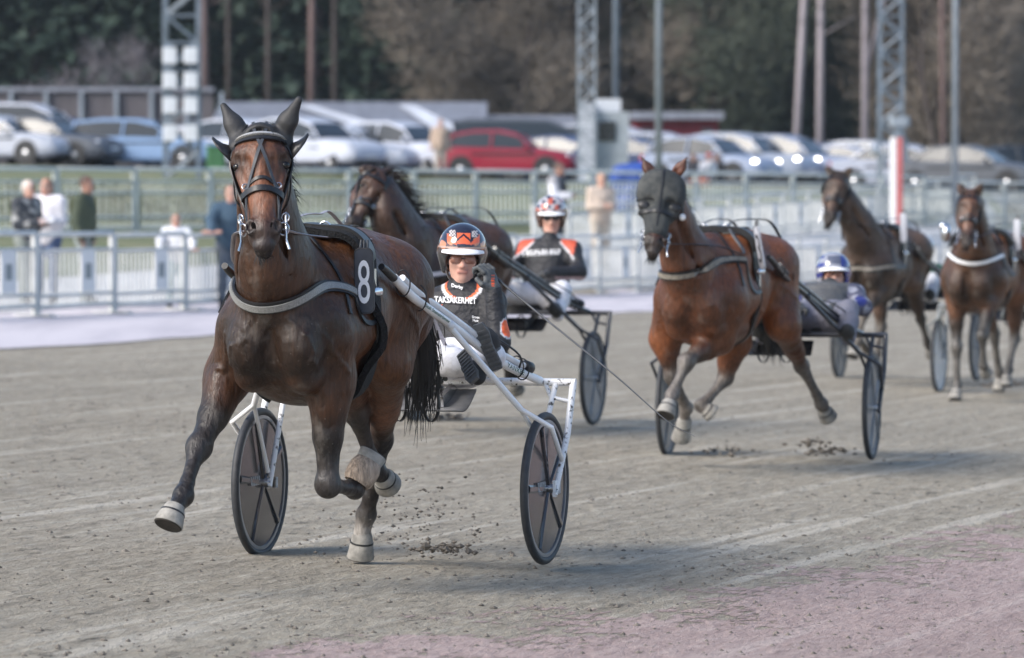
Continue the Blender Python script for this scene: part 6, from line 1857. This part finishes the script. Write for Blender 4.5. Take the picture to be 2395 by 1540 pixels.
spruces = [conifer(100 + k, 0) for k in range(4)]; pines = [conifer(140 + k, 1) for k in range(3)]
cnt = {}
def use(p): cnt[p.name] = cnt.get(p.name, 0) + 1; return cnt[p.name] > 1
for row, (d, step, x0, x1) in enumerate(((190, 50, -80, 1110), (200, 56, -60, 2480), (217, 70, -90, 2500), (232, 74, -60, 2500))):
    px = x0
    while px < x1:
        k = rnd.random()
        p = rnd.choice(spruces) if k < .86 else rnd.choice(pines)
        plant(p, use(p), px + rnd.uniform(-18, 18), d + rnd.uniform(-3, 3), rnd.uniform(0, 6), rnd.uniform(.85, 1.2),
              'dark green spruce tree in the dense wood behind the track' if k < .86 else 'pine tree with bare lower trunk in the dense wood behind the track', G_CON)
        px += step * rnd.uniform(.8, 1.2)
brown = [leafless(200 + k, 'leafless_tree', M_BARKD, M_TWIG, 11, .62, 8500) for k in range(2)]
greyt = [leafless(220 + k, 'leafless_tree', M_BARKD, M_TWIGG, 9.5, .7, 2200) for k in range(1)]
olive = [leafless(240 + k, 'leafless_tree', M_BARKD, M_BUD, 11, .6, 8500) for k in range(2)]
for i, (px, d, s) in enumerate(((1150, 186, .9), (1215, 182, 1.15), (1290, 188, 1.1), (1390, 184, 1.0), (1470, 190, 1.05))):
    p = brown[i % 2]; plant(p, use(p), px, d, i * 1.3, s, 'brown leafless tree with a broad twiggy crown beside the dark conifers', G_LEAF)
for i, (px, d, s) in enumerate(((1560, 188, 1.1), (1640, 184, 1.1), (1730, 190, 1.15), (1800, 186, 1.1), (1900, 192, 1.1), (1985, 188, 1.1))):
    p = olive[i % 2]; plant(p, use(p), px, d, i * 1.7, s, 'olive tinged leafless tree behind the parked white cars', G_LEAF)
for i, (px, d, s) in enumerate(((2130, 184, 1.05), (2200, 180, 1.1), (2275, 186, 1.15), (2340, 182, 1.0))):
    p = brown[i % 2]; plant(p, use(p), px, d, 2 + i * 1.1, s, 'warm brown leafless tree behind the lamp pole on the right', G_LEAF)
for i, (px, d, s) in enumerate(((275, 170, .52), (20, 182, .36))):
    p = greyt[0]; plant(p, use(p), px, d, i * 2.0, s, ('grey leafless bush-like tree above the boarded wall', 'small grey leafless tree at the left edge above the boarded wall')[i], G_LEAF)
for px, d, r, m, tilt, lab in ((727, 176, .17, M_BARKP, .05, 'tall pinkish pine trunk rising above the stable roof'), (783, 184, .14, M_BARKD, .0, 'grey trunk just right of the pinkish pine trunk'), (628, 182, .13, M_BARKD, .0, 'dim grey trunk left of the pinkish pine trunk'), (483, 172, .20, M_BARKP, -.1, 'dark reddish trunk beside the floodlight mast'),
                               (535, 186, .12, M_BARKD, 0., 'thin dim trunk between the reddish trunk and the stable'), (863, 190, .12, M_BARKD, 0, 'faint trunk in the conifers above the stable roof'), (1856, 172, .17, M_BIRCH, .30, 'pale birch trunk leaning right behind the cars with added glints'), (1916, 174, .17, M_BIRCH, .03, 'pale upright birch trunk right of the leaning one'),
                               (2022, 176, .16, M_BIRCH, .0, 'pale forked birch trunk left of the tall lattice mast'), (2208, 172, .12, M_BARKP, -.1, 'thin reddish trunk beside the right lamp pole')):
    x = (px - CX) / FPX * d; rs = random.Random(px)
    t = thing('tree_trunk', lab, 'tree', at_(px, d), group='bare trunks in front of the wood')
    mb = MB(); mb.tube([(0, 0, -.3), (tilt * 1.0, 0, 6), (tilt * 2, 0, 12), (tilt * 3, 0, 17)], [r, r * .85, r * .65, r * .3], 10)
    if 'forked' in lab: mb.tube([(0, 0, 5), (.9, 0, 8.5), (1.5, 0, 13)], [r * .6, r * .45, r * .2], 8)
    for _ in range(10):
        z = rs.uniform(6, 15); a = rs.uniform(0, 6.3); q = rs.uniform(.7, 1.6)
        mb.tube([(tilt * z / 6, 0, z), (q * math.cos(a) + tilt * z / 6, q * math.sin(a), z + q * .5)], [.035, .01], 4)
    mb.build('trunk', m, t, True, local=True)
    mb = MB(); needle_cloud(mb, rs, 12.5, 17.5, 1.8, 300, .4, lambda k: math.sin(min(1, k + .1) * 3.0)); mb.build('crown', M_PINE if m in (M_BARKP, M_BARKD) else M_TWIGG, t, local=True)
# understorey of the wood: one mass
mb = MB()
for i in range(9000):
    px = rnd.uniform(-120, 2520); d = rnd.uniform(194, 222); x = (px - CX) / FPX * d
    p = A([x, d, gz(x, d) + 4.2 * rnd.random() ** 2.2]); u = nrm(A([rnd.gauss(0, 1) for _ in range(3)])) * rnd.uniform(.12, .4); v = np.cross(u, nrm(A([rnd.gauss(0, 1) for _ in range(3)])))
    mb.add([p - u, p - v, p + u, p + v], [(0, 1, 2, 3)])
tag(mb.build('undergrowth', mat("dark_undergrowth", (.028, .034, .022), .9, noise=(.3, .6), col2=(.05, .042, .025), ramp=(.45, .75))), 'dark undergrowth filling the foot of the wood', 'undergrowth', kind='stuff')
# wooded rise that closes the view behind the trees
mb = MB(); nx = 60; V = []
for j in range(14):
    for i in range(nx):
        x = -190 + 380 * i / (nx - 1); y = 240 + j * 7
        V.append((x, y, 2 + 1.5 * j + 9 * min(1, j / 6) + 1.6 * math.sin(i * .9 + j) + 1.2 * math.sin(i * 2.3 + j * 1.7)))
mb.add(V, [(j * nx + i, j * nx + i + 1, (j + 1) * nx + i + 1, (j + 1) * nx + i) for j in range(13) for i in range(nx - 1)])
tag(mb.build('wooded_hill', mat("far_wood", (.020, .028, .022), .95, noise=(.25, .7), bump=(.6, 1.0, 1.0)), smooth=True), kind='structure')

# ------------------------------------------------------------------ people beyond the barriers
def bystander(label, px, d, C, hair, face_yaw=0., arms=(0, 0), ht=1.75, lean=0., sit=False, z=None, group='spectators beyond the barriers', h=.022, cap=None, dx=0.):
    x = (px - CX) / FPX * d
    z = gz(x, d) + .02 if z is None else z
    s = ht / 1.75
    a = math.radians(face_yaw)                                # 0 faces the camera, 90 faces the right of the picture
    fw = A([math.sin(a), -math.cos(a), 0]); lt = A([math.cos(a), math.sin(a), 0])
    t = thing('person', label, 'person', (x, d, z), 0, group)
    w = lambda f, l, u: A([x, d, z]) + (fw * f + lt * l) * s + A([0, 0, u * s])
    st = .06
    J = dict(pel=w(0, 0, .95), waist=w(.01, 0, 1.10), chest=w(.015 + lean, 0, 1.28), neck=w(.01 + lean, 0, 1.47), head=w(.045 + lean * 1.3, 0, 1.625),
             shl=w(lean, .18, 1.42), shr=w(lean, -.18, 1.42),
             hil=w(0, .09, .92), hir=w(0, -.09, .92), knl=w(.03, .10, .50), knr=w(.05, -.11, .50), anl=w(-.02, .10, .085), anr=w(.06, -.12, .085), tol=w(.13, .11, .035), tor=w(.21, -.13, .035))
    if sit:
        J.update(knl=w(.42, .12, .98), knr=w(.42, -.12, .98), anl=w(.45, .13, .56), anr=w(.47, -.13, .56), tol=w(.6, .13, .52), tor=w(.62, -.13, .52))
    for S, sg, k in (('l', 1, arms[0]), ('r', -1, arms[1])):
        if k == 0: J['el' + S], J['wr' + S] = w(-.04 + lean, sg * .24, 1.14), w(.04 + lean, sg * .25, .90)
        elif k == 1: J['el' + S], J['wr' + S] = w(.02 + lean, sg * .22, 1.15), w(.26 + lean, sg * .10, 1.16)      # forearm forward
        elif k == 2: J['el' + S], J['wr' + S] = w(.20 + lean, sg * .30, 1.25), w(.38 + lean, sg * .30, 1.12)     # leaning on the rail
        elif k == 3: J['el' + S], J['wr' + S] = w(.16, sg * .22, 1.25), w(.22, sg * .06, 1.50)                   # hand to the face
        J['hn' + S] = fw; J['hs' + S] = A([0, 0, 1.0]) if k else fw
        J['hd' + S] = J['wr' + S] - J['el' + S]
    build_person(t, J, fw, A([0, 0, 1.0]), C, h, s, hair, True, True, .5, None, infl=.036)
    if cap is not None:
        mb = MB(); hc = J['head']; mb.ball(hc + A([0, 0, .085 * s]), A([.092, .098, .062]) * s); mb.add([hc + (fw * f + lt * l) * s + A([0, 0, u * s]) for f, l, u in ((.07, -.06, .085), (.07, .06, .085), (.17, .05, .075), (.17, -.05, .075), (.07, -.06, .093), (.07, .06, .093), (.17, .05, .083), (.17, -.05, .083))], [(3, 2, 1, 0), (4, 5, 6, 7), (0, 1, 5, 4), (1, 2, 6, 5), (2, 3, 7, 6), (3, 0, 4, 7)])
        mb.build('cap', mat("cap_" + cap[0], cap[1], .8), t, True)
    return t, J
tr = lambda c: A(c, float)
DEN, KHA, DRK = tr((.07, .11, .22)), tr((.30, .26, .19)), tr((.03, .03, .035))
FAIR = A([.60, .34, .26])
t, Jp = bystander('white haired person in dark floral blouse holding a paper beside the barrier', 62, 57.6, dict(top=tr((.085, .09, .10)), legs=tr((.20, .22, .20)), feet=tr((.05, .05, .06)), skin=FAIR), (tr((.62, .60, .55)), .03), 55, (1, 1), 1.70)
mb = MB(); c = (Jp['wrl'] + Jp['wrr']) / 2; mb.box(c + A([.06, -.03, .03]), (.24, .16, .006), [nrm((1, .2, .1)), nrm((-.2, 1, .3)), nrm((0, -.3, 1))])
tag(mb.build('paper', M_INK), 'white sheet of paper held by the white haired person', 'paper')
for o in t.children:
    if o.name.startswith('jacket'):
        o.data.materials[0] = mat("floral_cloth", (.035, .04, .05), .85, noise=(9, 1), col2=(.36, .36, .35), ramp=(.5, .6))
bystander('person with long brown hair in white blouse and blue jeans beside the white haired one', 112, 58.2, dict(top=tr((.78, .76, .80)), legs=DEN, feet=tr((.05, .04, .05)), skin=FAIR), (tr((.16, .085, .045)), .16), -20, (1, 1), 1.72)
bystander('dark haired person in olive green jacket looking right along the barrier', 196, 57.4, dict(top=tr((.055, .07, .045)), legs=tr((.22, .25, .24)), feet=DRK, skin=tr((.42, .23, .17))), (tr((.02, .018, .016)), 0), 80, (0, 0), 1.73)
bystander('child in white top resting its arms on the barrier rail', 412, 58.0, dict(top=tr((.74, .75, .78)), legs=tr((.30, .42, .45)), feet=DRK, skin=FAIR), (tr((.22, .13, .08)), .04), 5, (2, 2), 1.28)
bystander('person in dark blue jacket half hidden behind the neck of the leading horse', 538, 58.6, dict(top=tr((.045, .085, .13)), legs=tr((.10, .12, .15)), feet=DRK, skin=FAIR), (tr((.10, .07, .05)), 0), 10, (0, 2), 1.70, .05)
bystander('dark haired person with white sleeves and black waistcoat looking right', 1302, 78, dict(top=tr((.035, .037, .045)), sleeve=tr((.70, .70, .74)), legs=tr((.05, .05, .06)), feet=DRK, skin=tr((.38, .21, .16))), (tr((.02, .018, .016)), 0), 70, (0, 1), 1.84)
bystander('fair haired person in beige jacket and cream trousers beside the barrier', 1404, 79, dict(top=tr((.56, .46, .38)), legs=tr((.55, .48, .40)), feet=DRK, skin=FAIR), (tr((.36, .24, .14)), 0), 25, (1, 1), 1.80)
bystander('person in dark clothes in the open side door of the dark van', 1295, 143.5, dict(top=tr((.03, .035, .06)), legs=DRK, feet=DRK, skin=tr((.40, .22, .17))), (tr((.02, .018, .016)), 0), 0, (0, 1), 1.75, h=.03)
bystander('person in pale beige clothes between the white car and the red hatchback', 1030, 124.5, dict(top=tr((.50, .38, .30)), legs=tr((.46, .40, .34)), feet=DRK, skin=FAIR), (tr((.10, .07, .05)), 0), 20, (0, 0), 1.74, h=.03)
for px, lab, top_, cap_, d in ((1656, 'person in white shirt and red cap sitting above the hooded horse', (.72, .72, .76), ('red', (.45, .05, .05)), 121), (1618, 'person in orange trousers and dark top sitting left of the red cap', (.05, .05, .06), None, 120.5), (1680, 'person in black top sitting right of the red cap', (.03, .03, .035), None, 121.5)):
    bystander(lab, px, d, dict(top=tr(top_), legs=tr((.50, .14, .06)) if 'orange' in lab else DRK, feet=DRK, skin=tr((.42, .24, .18))), (tr((.05, .04, .035)), 0), {1656: 30, 1618: 60, 1680: -60}[px], (1, 3), 1.74, sit=True, z=zz(452, d) - .62, h=.03, cap=cap_)
t = thing('bench', 'grey steel bench carrying three seated people above the hooded horse', 'bench', at_(1650, 121))
zb = zz(452, 121) + .20
mb = MB(); mb.box(((1650 - CX) / FPX * 121, 121.1, zb), (1.5, .42, .05)); mb.build('seat', M_MASTL, t)
for px in (1602, 1698):
    mb = MB(); x = (px - CX) / FPX * 121; mb.tube([(x, 121.1, gz(x, 121)), (x, 121.1, zb - .025)], .03, 8); mb.build('leg', M_MAST, t)
bystander('person with reddish face showing behind the blue grey cars with added glints', 1857, 140, dict(top=tr((.2, .2, .22)), legs=DRK, feet=DRK, skin=tr((.50, .24, .2))), (tr((.35, .14, .12)), 0), 0, (0, 0), 1.78, h=.03)
for px, lab, c in ((1095, 'person in white and red jacket behind the red hatchback', (.60, .05, .06)), (1122, 'second person in red jacket behind the red hatchback', (.50, .04, .05))):
    bystander(lab, px, 150, dict(top=tr(c), legs=DRK, feet=DRK, skin=FAIR), (tr((.35, .05, .05)), 0), 0, (0, 0), 1.78, h=.03)

# ------------------------------------------------------------------ air between the camera and the wood
M_AIR = bpy.data.materials.new("air"); M_AIR.use_nodes = True
nt = M_AIR.node_tree; nt.nodes.remove(nt.nodes["Principled BSDF"])
pv = nt.nodes.new("ShaderNodeVolumePrincipled"); pv.inputs["Color"].default_value = (.80, .90, 1.0, 1); pv.inputs["Density"].default_value = .0002; pv.inputs["Anisotropy"].default_value = .2
nt.links.new(pv.outputs[0], nt.nodes["Material Output"].inputs["Volume"])
mb = MB(); mb.box((0, 160, 15.5), (420, 360, 36)); tag(mb.build("haze", M_AIR), 'thin pale air over the whole track', 'haze', kind='stuff')
